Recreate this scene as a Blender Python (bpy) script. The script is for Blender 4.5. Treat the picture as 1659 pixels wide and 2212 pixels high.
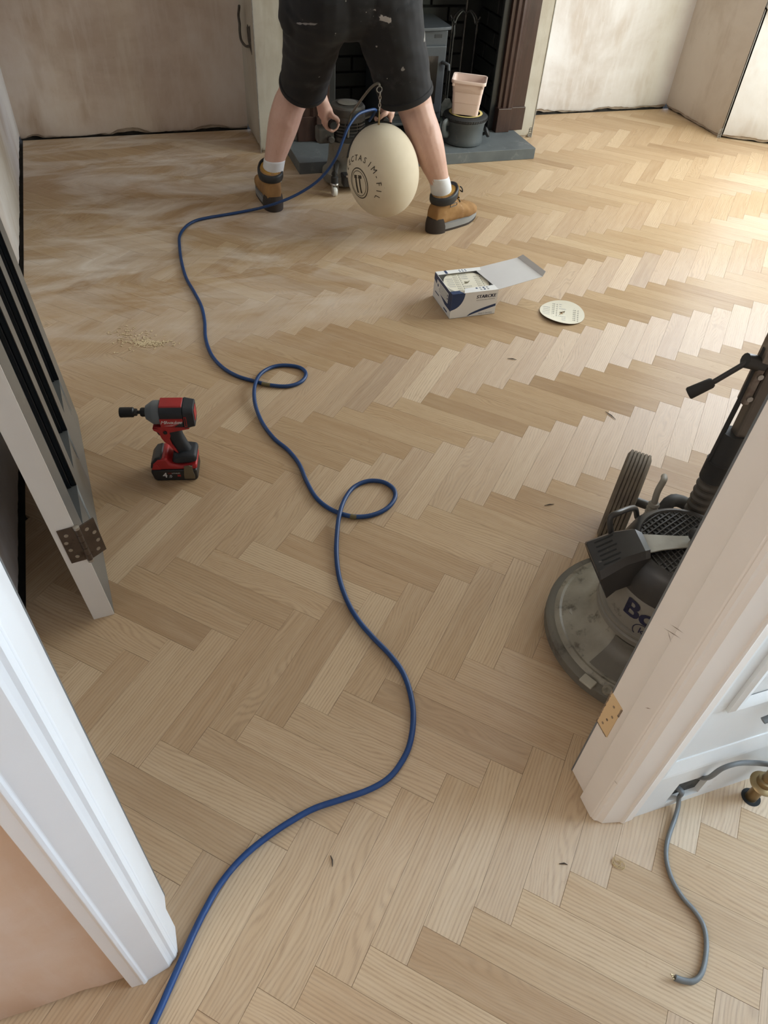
import bpy, bmesh, math, random
from mathutils import Vector, Matrix, noise as mnoise

# ------------------------------------------------------------------ scene, camera, light
for o in list(bpy.data.objects):
    bpy.data.objects.remove(o)
SC = bpy.context.scene
COL = SC.collection
random.seed(7)

# metres; X runs along the chimney wall, Y into the room, camera stands over the origin in the hall
CAM_H, FPX = 1.427, 1569.9
FW = Vector((0.2525321, 0.65786862, -0.70953253))
RT = Vector((0.95017999, -0.30708336, 0.05345836))
UP = Vector((0.18271706, 0.68768357, 0.702642))
cd = bpy.data.cameras.new('camera')
cam = bpy.data.objects.new('camera', cd)
COL.objects.link(cam)
cam.matrix_world = Matrix(((RT.x, UP.x, -FW.x, 0), (RT.y, UP.y, -FW.y, 0), (RT.z, UP.z, -FW.z, CAM_H), (0, 0, 0, 1)))
cd.sensor_fit = 'VERTICAL'
cd.sensor_height = 36.0
cd.lens = FPX / 2212 * 36.0
cd.clip_start = 0.02
SC.camera = cam

SC.view_settings.view_transform = 'Standard'
SC.view_settings.look = 'None'
SC.view_settings.gamma = 1
SC.view_settings.use_curve_mapping = False
SC.view_settings.exposure = 0.38

wd = bpy.data.worlds.new('world')
SC.world = wd
wd.use_nodes = True
_bg = wd.node_tree.nodes['Background']
_bg.inputs[0].default_value = (0.75, 0.86, 1.0, 1)
_bg.inputs[1].default_value = 1.0


def area(name, loc, direction, sx, sy, power, col):
    l = bpy.data.lights.new(name, 'AREA')
    l.shape = 'RECTANGLE'
    l.size, l.size_y = sx, sy
    l.energy = power
    l.color = col
    o = bpy.data.objects.new(name, l)
    COL.objects.link(o)
    o.location = loc
    o.rotation_euler = Vector(direction).to_track_quat('-Z', 'Y').to_euler()
    return o


# daylight standing in the bay window panes (front and two canted sides) and the glazed front door of the hall
area('daylight_bay_front', (4.02, 2.675, 1.45), (-1, 0, -0.12), 1.35, 1.45, 50, (0.89, 0.95, 1.0))
area('daylight_bay_back', (3.78, 3.60, 1.45), (-0.53, -0.85, -0.1), 0.5, 1.45, 20, (0.78, 0.88, 1.0))
area('daylight_bay_near', (3.78, 1.74, 1.45), (-0.53, 0.85, -0.1), 0.5, 1.45, 33, (0.94, 1.0, 0.76))
area('daylight_front_door', (2.62, -0.2, 1.35), (-1, 0, -0.15), 0.95, 1.9, 54, (0.63, 0.81, 1.0))
area('hall_warm_fill', (-1.55, -0.25, 1.75), (1, 0.12, -0.35), 0.8, 1.0, 15, (1.0, 0.91, 0.80))  # added warm fill at the hall's left end; no window stands there


# ------------------------------------------------------------------ pixel to place
def ray(px, py):
    return FW * FPX + RT * (px - 829.5) - UP * (py - 1106)


def on(px, py, ax=2, v=0.0):
    d = ray(px, py)
    c = Vector((0, 0, CAM_H))
    return c + d * ((v - c[ax]) / d[ax])


# ------------------------------------------------------------------ materials
MATS = {}


def newmat(name):
    m = bpy.data.materials.new(name)
    m.use_nodes = True
    nt = m.node_tree
    b = nt.nodes['Principled BSDF']
    return m, nt, b


def N(nt, typ, **kw):
    n = nt.nodes.new(typ)
    for k, v in kw.items():
        setattr(n, k, v)
    return n


def ramp(nt, fac, stops):
    r = N(nt, 'ShaderNodeValToRGB')
    e = r.color_ramp.elements
    while len(e) < len(stops):
        e.new(0.5)
    for el, (p, c) in zip(e, stops):
        el.position = p
        el.color = c if len(c) == 4 else (*c, 1)
    nt.links.new(fac, r.inputs[0])
    return r.outputs[0]


def mixc(nt, fac, a, b, mode='MIX'):
    m = N(nt, 'ShaderNodeMix', data_type='RGBA', blend_type=mode)
    for sock, v in ((m.inputs[0], fac), (m.inputs[6], a), (m.inputs[7], b)):
        if hasattr(v, 'is_linked'):
            nt.links.new(v, sock)
        elif isinstance(v, (int, float)):
            sock.default_value = v
        else:
            sock.default_value = (*v, 1) if len(v) == 3 else v
    return m.outputs[2]


def math_(nt, op, a, b=0.0):
    m = N(nt, 'ShaderNodeMath', operation=op)
    for sock, v in ((m.inputs[0], a), (m.inputs[1], b)):
        if hasattr(v, 'is_linked'):
            nt.links.new(v, sock)
        else:
            sock.default_value = v
    return m.outputs[0]


def coords(nt, kind='Object', scale=(1, 1, 1)):
    t = N(nt, 'ShaderNodeTexCoord')
    mp = N(nt, 'ShaderNodeMapping')
    mp.inputs['Scale'].default_value = scale
    nt.links.new(t.outputs[kind], mp.inputs[0])
    return mp.outputs[0]


def noise_(nt, vec, scale, detail=4.0, rough=0.55, dist=0.0):
    n = N(nt, 'ShaderNodeTexNoise')
    n.inputs['Scale'].default_value = scale
    n.inputs['Detail'].default_value = detail
    n.inputs['Roughness'].default_value = rough
    n.inputs['Distortion'].default_value = dist
    nt.links.new(vec, n.inputs['Vector'])
    return n.outputs[0]


def bump_(nt, b, h, strength, dist=0.002):
    n = N(nt, 'ShaderNodeBump')
    n.inputs['Strength'].default_value = strength
    n.inputs['Distance'].default_value = dist
    nt.links.new(h, n.inputs['Height'])
    nt.links.new(n.outputs[0], b.inputs['Normal'])


def pm(name, col, rough=0.5, metal=0.0, col2=None, vscale=6.0, lo=0.35, hi=0.65, stretch=(1, 1, 1),
       bump=0.0, bscale=60.0, detail=5.0, spec=0.5, dirt=None, dscale=14.0, dlo=0.58, dhi=0.7, coat=0.0):
    """procedural material: two tones blended by noise, optional third 'dirt' tone in spots, optional fine relief"""
    if name in MATS:
        return MATS[name]
    m, nt, b = newmat(name)
    b.inputs['Roughness'].default_value = rough
    b.inputs['Metallic'].default_value = metal
    b.inputs['Specular IOR Level'].default_value = spec
    b.inputs['Coat Weight'].default_value = coat
    v = coords(nt, 'Object', stretch)
    if col2 is None:
        col2 = tuple(c * 0.86 for c in col)
    c = ramp(nt, noise_(nt, v, vscale, detail), [(lo, col), (hi, col2)])
    if dirt is not None:
        f = ramp(nt, noise_(nt, v, dscale, 6, 0.65), [(dlo, (0, 0, 0)), (dhi, (1, 1, 1))])
        c = mixc(nt, f, c, dirt)
    nt.links.new(c, b.inputs['Base Color'])
    if bump:
        bump_(nt, b, noise_(nt, v, bscale, 4), bump)
    MATS[name] = m
    return m


# ------------------------------------------------------------------ mesh building
class MB:
    def __init__(self):
        self.v, self.f = [], []

    def add(self, vs, fs, M=None):
        n = len(self.v)
        for p in vs:
            p = Vector(p)
            self.v.append(M @ p if M is not None else p)
        self.f += [[i + n for i in f] for f in fs]
        return self

    def box(self, x0, x1, y0, y1, z0, z1, M=None):
        vs = [(x, y, z) for z in (z0, z1) for y in (y0, y1) for x in (x0, x1)]
        fs = [(0, 2, 3, 1), (4, 5, 7, 6), (0, 1, 5, 4), (2, 6, 7, 3), (0, 4, 6, 2), (1, 3, 7, 5)]
        return self.add(vs, fs, M)

    def prism(self, poly, h0, h1, axis='z', M=None):
        """poly: 2D outline, counter-clockwise; extruded along axis (x: (y,z); y: (x,z); z: (x,y))"""
        def mk(a, b, h):
            return (h, a, b) if axis == 'x' else (a, h, b) if axis == 'y' else (a, b, h)
        n = len(poly)
        vs = [mk(a, b, h0) for a, b in poly] + [mk(a, b, h1) for a, b in poly]
        fs = [list(range(n))[::-1], list(range(n, 2 * n))] + [(i, (i + 1) % n, n + (i + 1) % n, n + i) for i in range(n)]
        return self.add(vs, fs, M)

    def lathe(self, prof, seg=32, M=None, cap=True):
        """prof: list of (radius, z)"""
        vs, fs = [], []
        for r, z in prof:
            for i in range(seg):
                a = 2 * math.pi * i / seg
                vs.append((r * math.cos(a), r * math.sin(a), z))
        for j in range(len(prof) - 1):
            for i in range(seg):
                k = (i + 1) % seg
                fs.append((j * seg + i, j * seg + k, (j + 1) * seg + k, (j + 1) * seg + i))
        if cap:
            fs.append(list(range(seg))[::-1])
            fs.append([(len(prof) - 1) * seg + i for i in range(seg)])
        return self.add(vs, fs, M)

    def tube(self, pts, rad, seg=10, cap=True, flat=1.0):
        """sweep a circle (or an ellipse, flat < 1) along points; rad is a number or a list"""
        pts = [Vector(p) for p in pts]
        n = len(pts)
        R = rad if isinstance(rad, (list, tuple)) else [rad] * n
        up = None
        rings = []
        for i, p in enumerate(pts):
            t = (pts[min(i + 1, n - 1)] - pts[max(i - 1, 0)])
            t = t.normalized() if t.length > 1e-9 else Vector((0, 0, 1))
            if up is None:
                up = Vector((0, 0, 1)) if abs(t.z) < 0.9 else Vector((1, 0, 0))
            a = t.cross(up)
            if a.length < 1e-6:
                a = t.orthogonal()
            a.normalize()
            b = a.cross(t).normalized()
            up = b
            rings.append([p + (a * math.cos(2 * math.pi * k / seg) + b * math.sin(2 * math.pi * k / seg) * flat) * R[i] for k in range(seg)])
        vs = [q for r in rings for q in r]
        fs = []
        for j in range(n - 1):
            for k in range(seg):
                l = (k + 1) % seg
                fs.append((j * seg + k, (j + 1) * seg + k, (j + 1) * seg + l, j * seg + l)[::-1])
        if cap:
            fs.append([k for k in range(seg)])
            fs.append([(n - 1) * seg + k for k in range(seg)][::-1])
        return self.add(vs, fs)

    def ball(self, c, r, seg=16, M=None):
        """ellipsoid with radii r (number or 3)"""
        r = r if isinstance(r, (tuple, list)) else (r, r, r)
        rings = seg // 2
        vs = [(c[0], c[1], c[2] - r[2])]
        for j in range(1, rings):
            t = math.pi * j / rings
            for i in range(seg):
                a = 2 * math.pi * i / seg
                vs.append((c[0] + r[0] * math.sin(t) * math.cos(a), c[1] + r[1] * math.sin(t) * math.sin(a), c[2] - r[2] * math.cos(t)))
        vs.append((c[0], c[1], c[2] + r[2]))
        fs = [(0, 1 + (i + 1) % seg, 1 + i) for i in range(seg)]
        for j in range(rings - 2):
            for i in range(seg):
                k = (i + 1) % seg
                fs.append((1 + j * seg + i, 1 + j * seg + k, 1 + (j + 1) * seg + k, 1 + (j + 1) * seg + i))
        top = len(vs) - 1
        b = 1 + (rings - 2) * seg
        fs += [(b + i, b + (i + 1) % seg, top) for i in range(seg)]
        return self.add(vs, fs, M)

    def loft(self, rings, cap=True, M=None):
        n = len(rings[0])
        vs = [q for r in rings for q in r]
        fs = []
        for j in range(len(rings) - 1):
            for k in range(n):
                l = (k + 1) % n
                fs.append((j * n + k, j * n + l, (j + 1) * n + l, (j + 1) * n + k))
        if cap:
            fs.append(list(range(n))[::-1])
            fs.append([(len(rings) - 1) * n + k for k in range(n)])
        return self.add(vs, fs, M)

    def build(self, name, mat, parent=None, smooth=None, bevel=0.0, seg=2):
        me = bpy.data.meshes.new(name)
        me.from_pydata([tuple(p) for p in self.v], [], self.f)
        bm = bmesh.new()
        bm.from_mesh(me)
        bmesh.ops.recalc_face_normals(bm, faces=bm.faces)
        bm.to_mesh(me)
        bm.free()
        return link(name, me, mat, parent, smooth, bevel, seg)


def link(name, me, mat, parent=None, smooth=None, bevel=0.0, seg=2):
    if mat is not None:
        me.materials.clear()
        me.materials.append(mat)
    if smooth is not None:
        me.polygons.foreach_set('use_smooth', [True] * len(me.polygons))
        if smooth < 179:
            me.set_sharp_from_angle(angle=math.radians(smooth))
    o = bpy.data.objects.new(name, me)
    COL.objects.link(o)
    if parent is not None:
        o.parent = parent
    if bevel:
        md = o.modifiers.new('bevel', 'BEVEL')
        md.width = bevel
        md.segments = seg
        md.limit_method = 'ANGLE'
        md.angle_limit = math.radians(40)
    return o


def thing(name, label, cat, loc=(0, 0, 0), rot=(0, 0, 0), group=None):
    o = bpy.data.objects.new(name, None)
    o.empty_display_size = 0.05
    COL.objects.link(o)
    o.location = loc
    o.rotation_euler = rot
    return tag(o, label, cat, group)


def tag(o, label, cat, group=None):
    o['label'] = label
    o['category'] = cat
    if group:
        o['group'] = group
    return o


def struct(o, label=None):
    o['kind'] = 'structure'
    if label:
        o['label'] = label
    return o


def lift(o, base):
    """give a mesh built in room coordinates its origin at base"""
    base = Vector(base)
    o.data.transform(Matrix.Translation(-base))
    o.location = base
    return o


def under(t, *objs):
    """hang meshes built in room coordinates under an unrotated thing"""
    for o in objs:
        o.parent = t
        o.matrix_parent_inverse = Matrix.Translation(-Vector(t.location))
    return objs[0]


def smooth_path(pts, n=6):
    """Catmull-Rom through the points"""
    P = [Vector(p) for p in pts]
    out = []
    for i in range(len(P) - 1):
        a, b, c, d = P[max(i - 1, 0)], P[i], P[i + 1], P[min(i + 2, len(P) - 1)]
        for k in range(n):
            t = k / n
            out.append(0.5 * ((2 * b) + (c - a) * t + (2 * a - 5 * b + 4 * c - d) * t * t + (3 * b - a - 3 * c + d) * t ** 3))
    out.append(P[-1])
    return out


def text_mesh(s, size, depth=0.0, align='CENTER', shear=0.0, space=1.0, res=3):
    """flat lettering as mesh data in its XY plane (or extruded)"""
    c = bpy.data.curves.new('txt', 'FONT')
    c.body = s
    c.size = size
    c.align_x = align
    c.align_y = 'CENTER'
    c.shear = shear
    c.space_character = space
    c.extrude = depth
    c.resolution_u = res
    o = bpy.data.objects.new('txt', c)
    COL.objects.link(o)
    dg = bpy.context.evaluated_depsgraph_get()
    me = bpy.data.meshes.new_from_object(o.evaluated_get(dg))
    bpy.data.objects.remove(o)
    bpy.data.curves.remove(c)
    return me


def frame(origin, xdir, ydir):
    """matrix whose XY plane lies at origin with the given directions"""
    x = Vector(xdir).normalized()
    z = x.cross(Vector(ydir)).normalized()
    y = z.cross(x)
    o = Vector(origin)
    return Matrix(((x.x, y.x, z.x, o.x), (x.y, y.y, z.y, o.y), (x.z, y.z, z.z, o.z), (0, 0, 0, 1)))


def put_text(s, size, M, name, mat, parent, **kw):
    me = text_mesh(s, size, **kw)
    me.transform(M)
    return link(name, me, mat, parent)

# ------------------------------------------------------------------ floor of oak blocks
W = 0.07
GO = Vector((0.20023, 0.76689))
GA = math.radians(-43.968)
GB = Vector((math.cos(GA), math.sin(GA)))
GS = Vector((-math.sin(GA), math.cos(GA)))
YB, YC = 4.41, 4.03                       # back wall, chimney face
YH, YR = 0.388, 0.505                     # door wall: hall face, room face


def left_x(y):                            # left wall line, slightly out of square
    return -0.488 + (4.41 - y) * 0.0205


def oak_material():
    m, nt, b = newmat('sanded_oak')
    at = N(nt, 'ShaderNodeAttribute', attribute_name='tint')
    sep = N(nt, 'ShaderNodeSeparateColor')
    nt.links.new(at.outputs['Color'], sep.inputs[0])
    uv = N(nt, 'ShaderNodeTexCoord').outputs['UV']

    def mp(sx, sy):
        k = N(nt, 'ShaderNodeMapping')
        k.inputs['Scale'].default_value = (sx, sy, 1)
        nt.links.new(uv, k.inputs[0])
        return k.outputs[0]
    base = ramp(nt, sep.outputs[0], [(0.0, (0.355, 0.230, 0.126)), (0.3, (0.430, 0.292, 0.168)), (0.65, (0.485, 0.343, 0.206)), (1.0, (0.575, 0.432, 0.278))])
    base = mixc(nt, math_(nt, 'MULTIPLY', sep.outputs[1], 0.3), base, (0.47, 0.305, 0.17))
    # growth-ring figure: bands across the block, pulled into cathedrals by slow noise along it
    warp = noise_(nt, mp(2.6, 9), 1.0, 2.0, 0.5)
    sx = N(nt, 'ShaderNodeSeparateXYZ')
    nt.links.new(uv, sx.inputs[0])
    ph = math_(nt, 'ADD', math_(nt, 'MULTIPLY', sx.outputs[1], 900.0), math_(nt, 'MULTIPLY', warp, math_(nt, 'ADD', math_(nt, 'MULTIPLY', sep.outputs[2], 150.0), 22.0)))
    fine = noise_(nt, mp(14, 420), 1.0, 3.0, 0.6)
    ph = math_(nt, 'ADD', ph, math_(nt, 'MULTIPLY', fine, 3.0))
    band = math_(nt, 'ADD', math_(nt, 'MULTIPLY', math_(nt, 'SINE', ph), 0.5), 0.5)
    band = math_(nt, 'POWER', band, 2.2)
    pores = ramp(nt, noise_(nt, mp(22, 700), 1.0, 3.0, 0.7), [(0.50, (0, 0, 0)), (0.66, (1, 1, 1))])
    figure = math_(nt, 'MULTIPLY', band, math_(nt, 'ADD', math_(nt, 'MULTIPLY', pores, 0.6), 0.4))
    c = mixc(nt, math_(nt, 'MULTIPLY', figure, 0.74), base, (0.25, 0.155, 0.085))
    c = mixc(nt, math_(nt, 'MULTIPLY', pores, 0.24), c, (0.30, 0.19, 0.11))
    c = mixc(nt, math_(nt, 'MULTIPLY', ramp(nt, noise_(nt, mp(5, 60), 1.0, 3), [(0.4, (0, 0, 0)), (0.75, (1, 1, 1))]), 0.22), c, (0.66, 0.53, 0.37))
    # drips and smudges left on the boards
    pos = N(nt, 'ShaderNodeNewGeometry').outputs['Position']
    st = ramp(nt, noise_(nt, pos, 9.0, 5.0, 0.62, 0.6), [(0.665, (0, 0, 0)), (0.70, (1, 1, 1))])
    c = mixc(nt, math_(nt, 'MULTIPLY', st, 0.32), c, (0.33, 0.21, 0.11))
    # fine sanding dust lying in drifts at the chimney end of the room
    px = N(nt, 'ShaderNodeSeparateXYZ')
    nt.links.new(pos, px.inputs[0])
    far = math_(nt, 'MULTIPLY', ramp(nt, math_(nt, 'MULTIPLY', px.outputs[1], 0.25), [(0.52, (0, 0, 0)), (0.72, (1, 1, 1))]),
                ramp(nt, math_(nt, 'ADD', math_(nt, 'MULTIPLY', px.outputs[0], 0.4), 0.2), [(0.42, (1, 1, 1)), (0.66, (0, 0, 0))]))
    st2 = N(nt, 'ShaderNodeMapping')
    st2.inputs['Rotation'].default_value = (0, 0, math.radians(-25))
    st2.inputs['Scale'].default_value = (2.2, 5.5, 1)
    nt.links.new(pos, st2.inputs[0])
    d = ramp(nt, noise_(nt, st2.outputs[0], 1.1, 6.0, 0.62, 0.8), [(0.42, (0, 0, 0)), (0.72, (1, 1, 1))])
    c = mixc(nt, math_(nt, 'MULTIPLY', math_(nt, 'MULTIPLY', d, far), 0.80), c, (0.80, 0.75, 0.70))
    nt.links.new(c, b.inputs['Base Color'])
    # fibres scatter light across the grain: blocks gleam or stay dull with their direction
    b.inputs['Roughness'].default_value = 0.46
    b.inputs['Specular IOR Level'].default_value = 0.62
    b.inputs['Anisotropic'].default_value = 0.85
    b.inputs['Anisotropic Rotation'].default_value = 0.25
    tg = N(nt, 'ShaderNodeTangent', direction_type='UV_MAP', uv_map='UVMap')
    nt.links.new(tg.outputs[0], b.inputs['Tangent'])
    h = math_(nt, 'SUBTRACT', 1.0, math_(nt, 'ADD', math_(nt, 'MULTIPLY', pores, 0.7), math_(nt, 'MULTIPLY', figure, 0.3)))
    bump_(nt, b, h, 0.18, 0.0008)
    return m


OAK = oak_material()


def clip(poly, a, bq, cq):
    """keep the side a*x + b*y <= c"""
    out = []
    n = len(poly)
    for i in range(n):
        p, q = poly[i], poly[(i + 1) % n]
        dp, dq = a * p[0] + bq * p[1] - cq, a * q[0] + bq * q[1] - cq
        if dp <= 0:
            out.append(p)
        if dp * dq < 0:
            t = dp / (dp - dq)
            out.append((p[0] + (q[0] - p[0]) * t, p[1] + (q[1] - p[1]) * t))
    return out


def block_poly(i0, i1, j0, j1):
    g = 0.0022                            # joint, in block widths
    P = [(i0 + g, j0 + g), (i1 - g, j0 + g), (i1 - g, j1 - g), (i0 + g, j1 - g)]
    return [tuple(GO + GB * (i * W) + GS * (j * W)) for i, j in P]


def project(p):
    v = Vector(p) - Vector((0, 0, CAM_H))
    z = v.dot(FW)
    if z < 0.05:
        return None
    return (829.5 + FPX * v.dot(RT) / z, 1106 - FPX * v.dot(UP) / z)


def outline_area(poly):
    P = [project((x, y, 0)) for x, y in poly]
    if any(p is None for p in P):
        return 0
    P = clip(P, -1, 0, 0)
    for a, b_, c_ in ((1, 0, 1659), (0, -1, 0), (0, 1, 2212)):
        P = clip(P, a, b_, c_) if P else P
    return abs(sum(P[i][0] * P[(i + 1) % len(P)][1] - P[(i + 1) % len(P)][0] * P[i][1] for i in range(len(P)))) / 2 if len(P) > 2 else 0


blocks = []
for m_ in range(-14, 12):
    for k in range(-90, 90):
        for kind in (0, 1):
            if kind == 0:
                r = (k + 5 * m_, k + 5 * m_ + 5, k - 5 * m_, k - 5 * m_ + 1)
            else:
                r = (k + 5 + 5 * m_, k + 6 + 5 * m_, k - 4 - 5 * m_, k + 1 - 5 * m_)
            poly = block_poly(*r)
            cx = sum(p[0] for p in poly) / 4
            cy = sum(p[1] for p in poly) / 4
            if not (-2.0 < cx < 4.4 and -1.2 < cy < 4.8):
                continue
            full = poly
            # edges of the laid floor: left wall, back wall, hall ends
            if cy > 0.42:
                poly = clip(poly, -1, -0.0205, -(left_x(0) + 0.010)) if poly else poly
            poly = clip(poly, 0, 1, YB - 0.012)
            poly = clip(poly, 0, -1, 0.80)
            poly = clip(poly, -1, 0, 1.55) if poly else poly
            poly = clip(poly, 1, 0, 4.08) if poly else poly
            if len(poly) < 3:
                continue
            ar = abs(sum(poly[i][0] * poly[(i + 1) % len(poly)][1] - poly[(i + 1) % len(poly)][0] * poly[i][1] for i in range(len(poly)))) / 2
            if ar < 2e-4:
                continue
            # blocks wholly under the door wall show nothing
            hidden = (cx > 0.78 or cx < -0.3) and 0.40 < cy < 0.49
            seen = 0 if (hidden or (cx > 0.9 and 0.1 < cy < 0.35) or (cx < -0.3 and cy < 0.6)) else outline_area(poly)
            blocks.append((seen, poly, kind))
blocks.sort(key=lambda t: -t[0])


def block_geo(poly, kind):
    rnd = random.Random(int(poly[0][0] * 9173) * 31 + int(poly[0][1] * 7919))
    n = len(poly)
    cx = sum(p[0] for p in poly) / n
    cy = sum(p[1] for p in poly) / n
    dz = rnd.uniform(-0.00025, 0.0)
    vs = []
    for inset, z in ((0.0005, dz), (0.0, -0.0008), (0.0, -0.012)):
        for x, y in poly:
            dx, dy = cx - x, cy - y
            L = max(math.hypot(dx, dy), 1e-6)
            vs.append((x + dx / L * inset, y + dy / L * inset, z))
    fs = [tuple(range(n))]
    for j in (0, 1):
        fs += [(j * n + i, (j + 1) * n + i, (j + 1) * n + (i + 1) % n, j * n + (i + 1) % n) for i in range(n)]
    al, ac = (GB, GS) if kind == 0 else (GS, GB)
    ou, ov = rnd.uniform(0, 50), rnd.uniform(0, 50)
    fl = rnd.choice((-1, 1))
    uv = [((Vector((x, y)).dot(al)) * fl + ou, Vector((x, y)).dot(ac) + ov) for x, y, z in vs]
    q = rnd.random()
    tint = (min(1, max(0, rnd.gauss(0.5, 0.22))), rnd.random() ** 2, (rnd.random() ** 1.6), 1)
    return vs, fs, uv, tint


def block_mesh(name, items):
    V, F, UV, T = [], [], [], []
    for poly, kind in items:
        vs, fs, uv, t = block_geo(poly, kind)
        n = len(V)
        V += vs
        F += [tuple(i + n for i in f) for f in fs]
        UV += uv
        T += [t] * len(vs)
    me = bpy.data.meshes.new(name)
    me.from_pydata(V, [], F)
    ul = me.uv_layers.new(name='UVMap')
    for lp in me.loops:
        ul.data[lp.index].uv = UV[lp.vertex_index]
    at = me.color_attributes.new('tint', 'FLOAT_COLOR', 'POINT')
    at.data.foreach_set('color', [c for t in T for c in t])
    me.materials.append(OAK)
    return me


DARK = pm('dark_void', (0.012, 0.011, 0.011), 0.95, col2=(0.03, 0.027, 0.024), vscale=18)
floor = MB().box(-1.7, 4.5, -1.0, 4.9, -0.06, -0.012).build('floor', DARK)
struct(floor, 'floor of bare sanded oak blocks laid in herringbone')
for s_, poly, kind in blocks[:300]:
    o = bpy.data.objects.new('floor_block', block_mesh('floor_block', [(poly, kind)]))
    COL.objects.link(o)
    o.parent = floor
rest = bpy.data.objects.new('floor_blocks', block_mesh('floor_blocks', [(p, k) for s_, p, k in blocks[300:]]))
COL.objects.link(rest)
rest.parent = floor
rest['kind'] = 'stuff'


# ------------------------------------------------------------------ plastered walls
def plaster(name, c1, c2, c3, stain):
    m, nt, b = newmat(name)
    v = coords(nt, 'Object')
    c = ramp(nt, noise_(nt, v, 1.6, 6, 0.6, 0.4), [(0.36, c1), (0.50, c2), (0.64, c3)])
    c = mixc(nt, math_(nt, 'MULTIPLY', ramp(nt, noise_(nt, coords(nt, 'Object', (2.2, 2.2, 0.8)), 2.2, 4), [(0.56, (0, 0, 0)), (0.72, (1, 1, 1))]), 0.6), c, stain)
    c = mixc(nt, math_(nt, 'MULTIPLY', ramp(nt, noise_(nt, coords(nt, 'Object', (9, 9, 1.5)), 4.0, 5), [(0.48, (0, 0, 0)), (0.66, (1, 1, 1))]), 0.35), c, c3)
    c = mixc(nt, math_(nt, 'MULTIPLY', ramp(nt, noise_(nt, v, 38, 5, 0.7), [(0.66, (0, 0, 0)), (0.72, (1, 1, 1))]), 0.3), c, stain)
    nt.links.new(c, b.inputs['Base Color'])
    b.inputs['Roughness'].default_value = 0.8
    b.inputs['Specular IOR Level'].default_value = 0.25
    bump_(nt, b, noise_(nt, v, 26, 6, 0.6), 0.25, 0.003)
    return m


PL_PINK = plaster('plaster_pink_brown', (0.48, 0.375, 0.30), (0.60, 0.50, 0.425), (0.67, 0.595, 0.54), (0.35, 0.235, 0.145))
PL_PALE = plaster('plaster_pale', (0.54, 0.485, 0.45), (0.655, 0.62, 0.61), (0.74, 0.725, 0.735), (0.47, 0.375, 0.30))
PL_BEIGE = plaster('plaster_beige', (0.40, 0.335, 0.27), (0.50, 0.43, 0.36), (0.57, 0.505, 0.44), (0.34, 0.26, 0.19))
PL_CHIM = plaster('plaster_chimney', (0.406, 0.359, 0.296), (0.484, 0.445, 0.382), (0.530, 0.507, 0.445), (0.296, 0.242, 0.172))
PL_HALL = plaster('plaster_fresh_terracotta', (0.62, 0.42, 0.28), (0.67, 0.49, 0.36), (0.72, 0.58, 0.48), (0.55, 0.33, 0.19))
MASON = pm('old_masonry', (0.05, 0.043, 0.038), 0.95, col2=(0.02, 0.018, 0.017), vscale=22, bump=0.8, bscale=40)
UNDER = pm('plaster_undercoat', (0.30, 0.225, 0.17), 0.95, col2=(0.42, 0.34, 0.27), vscale=20, bump=0.8, bscale=60)
ZC = 2.6


def ragged(seed, amp, lo):
    rnd = random.Random(seed)
    ph = [rnd.uniform(0, 99) for _ in range(3)]

    def f(s):
        a = mnoise.noise((s * 2.3, ph[0], 0)) * 0.6 + mnoise.noise((s * 7.0, ph[1], 0)) * 0.4 + mnoise.noise((s * 26, ph[2], 0)) * 0.28 + mnoise.noise((s * 70, ph[1], 4)) * 0.18
        return max(0.003, lo + amp * a)
    return f


def plaster_wall(name, P0, P1, mat, rag, z1=ZC, thick=0.024, back=True, label=None, ins=(0, 0)):
    """skim coat from P0 to P1 (room on the left of that direction); its broken lower edge stops short of the floor"""
    P0, P1 = Vector((*P0, 0)), Vector((*P1, 0))
    L = (P1 - P0).length
    d = (P1 - P0).normalized()
    nrm = Vector((-d.y, d.x, 0))
    n = max(4, int(L / 0.012))
    mb = MB()
    vs, fs = [], []
    for i in range(n + 1):
        s = L * i / n
        zb = rag(s)
        lip = 0.004 + 0.006 * abs(mnoise.noise((s * 19, 5.5, 1)))
        p = P0 + d * s
        vs += [p - nrm * thick + Vector((0, 0, zb)), p - nrm * lip + Vector((0, 0, zb)), p + Vector((0, 0, zb + 0.012 + 0.03 * max(0, mnoise.noise((s * 9, 2.2, 3))))), p + Vector((0, 0, 0.14)), p + Vector((0, 0, z1))]
    for i in range(n):
        a, b_ = i * 5, (i + 1) * 5
        fs += [(a + j, b_ + j, b_ + j + 1, a + j + 1) for j in range(4)]
    mb.add(vs, fs)
    w = struct(mb.build(name, mat, smooth=50), label)
    if back:
        # brown undercoat showing below the broken skim
        uv_, uf = [], []
        for i in range(n + 1):
            sft = L * i / n
            zb = rag(sft) * 0.55 - 0.004 + 0.010 * mnoise.noise((sft * 13, 8.8, L))
            p = P0 + d * sft - nrm * (0.011 + 0.003 * mnoise.noise((sft * 40, 3.1, 0)))
            uv_ += [p + Vector((0, 0, max(0.001, zb))), p + Vector((0, 0, 0.10))]
        uf = [(2 * i, 2 * i + 2, 2 * i + 3, 2 * i + 1) for i in range(n)]
        MB().add(uv_, uf).build('undercoat', UNDER, w, smooth=60)
        q0, q1 = P0 - nrm * (thick + 0.002) + d * ins[0], P1 - nrm * (thick + 0.002) - d * ins[1]
        r0, r1 = q0 - nrm * 0.09, q1 - nrm * 0.09
        mb = MB().add([(*p.xy, z) for z in (-0.05, z1) for p in (q0, q1, r1, r0)], [(0, 1, 2, 3), (7, 6, 5, 4), (0, 4, 5, 1), (1, 5, 6, 2), (2, 6, 7, 3), (3, 7, 4, 0)])
        mb.build('masonry_backing', MASON, w)
    return w


def dips(base, spots):
    def f(s):
        z = base(s)
        for c, wd_, h in spots:
            t = abs(s - c) / wd_
            if t < 1:
                z += h * (1 - t * t)
        return z
    return f


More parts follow.
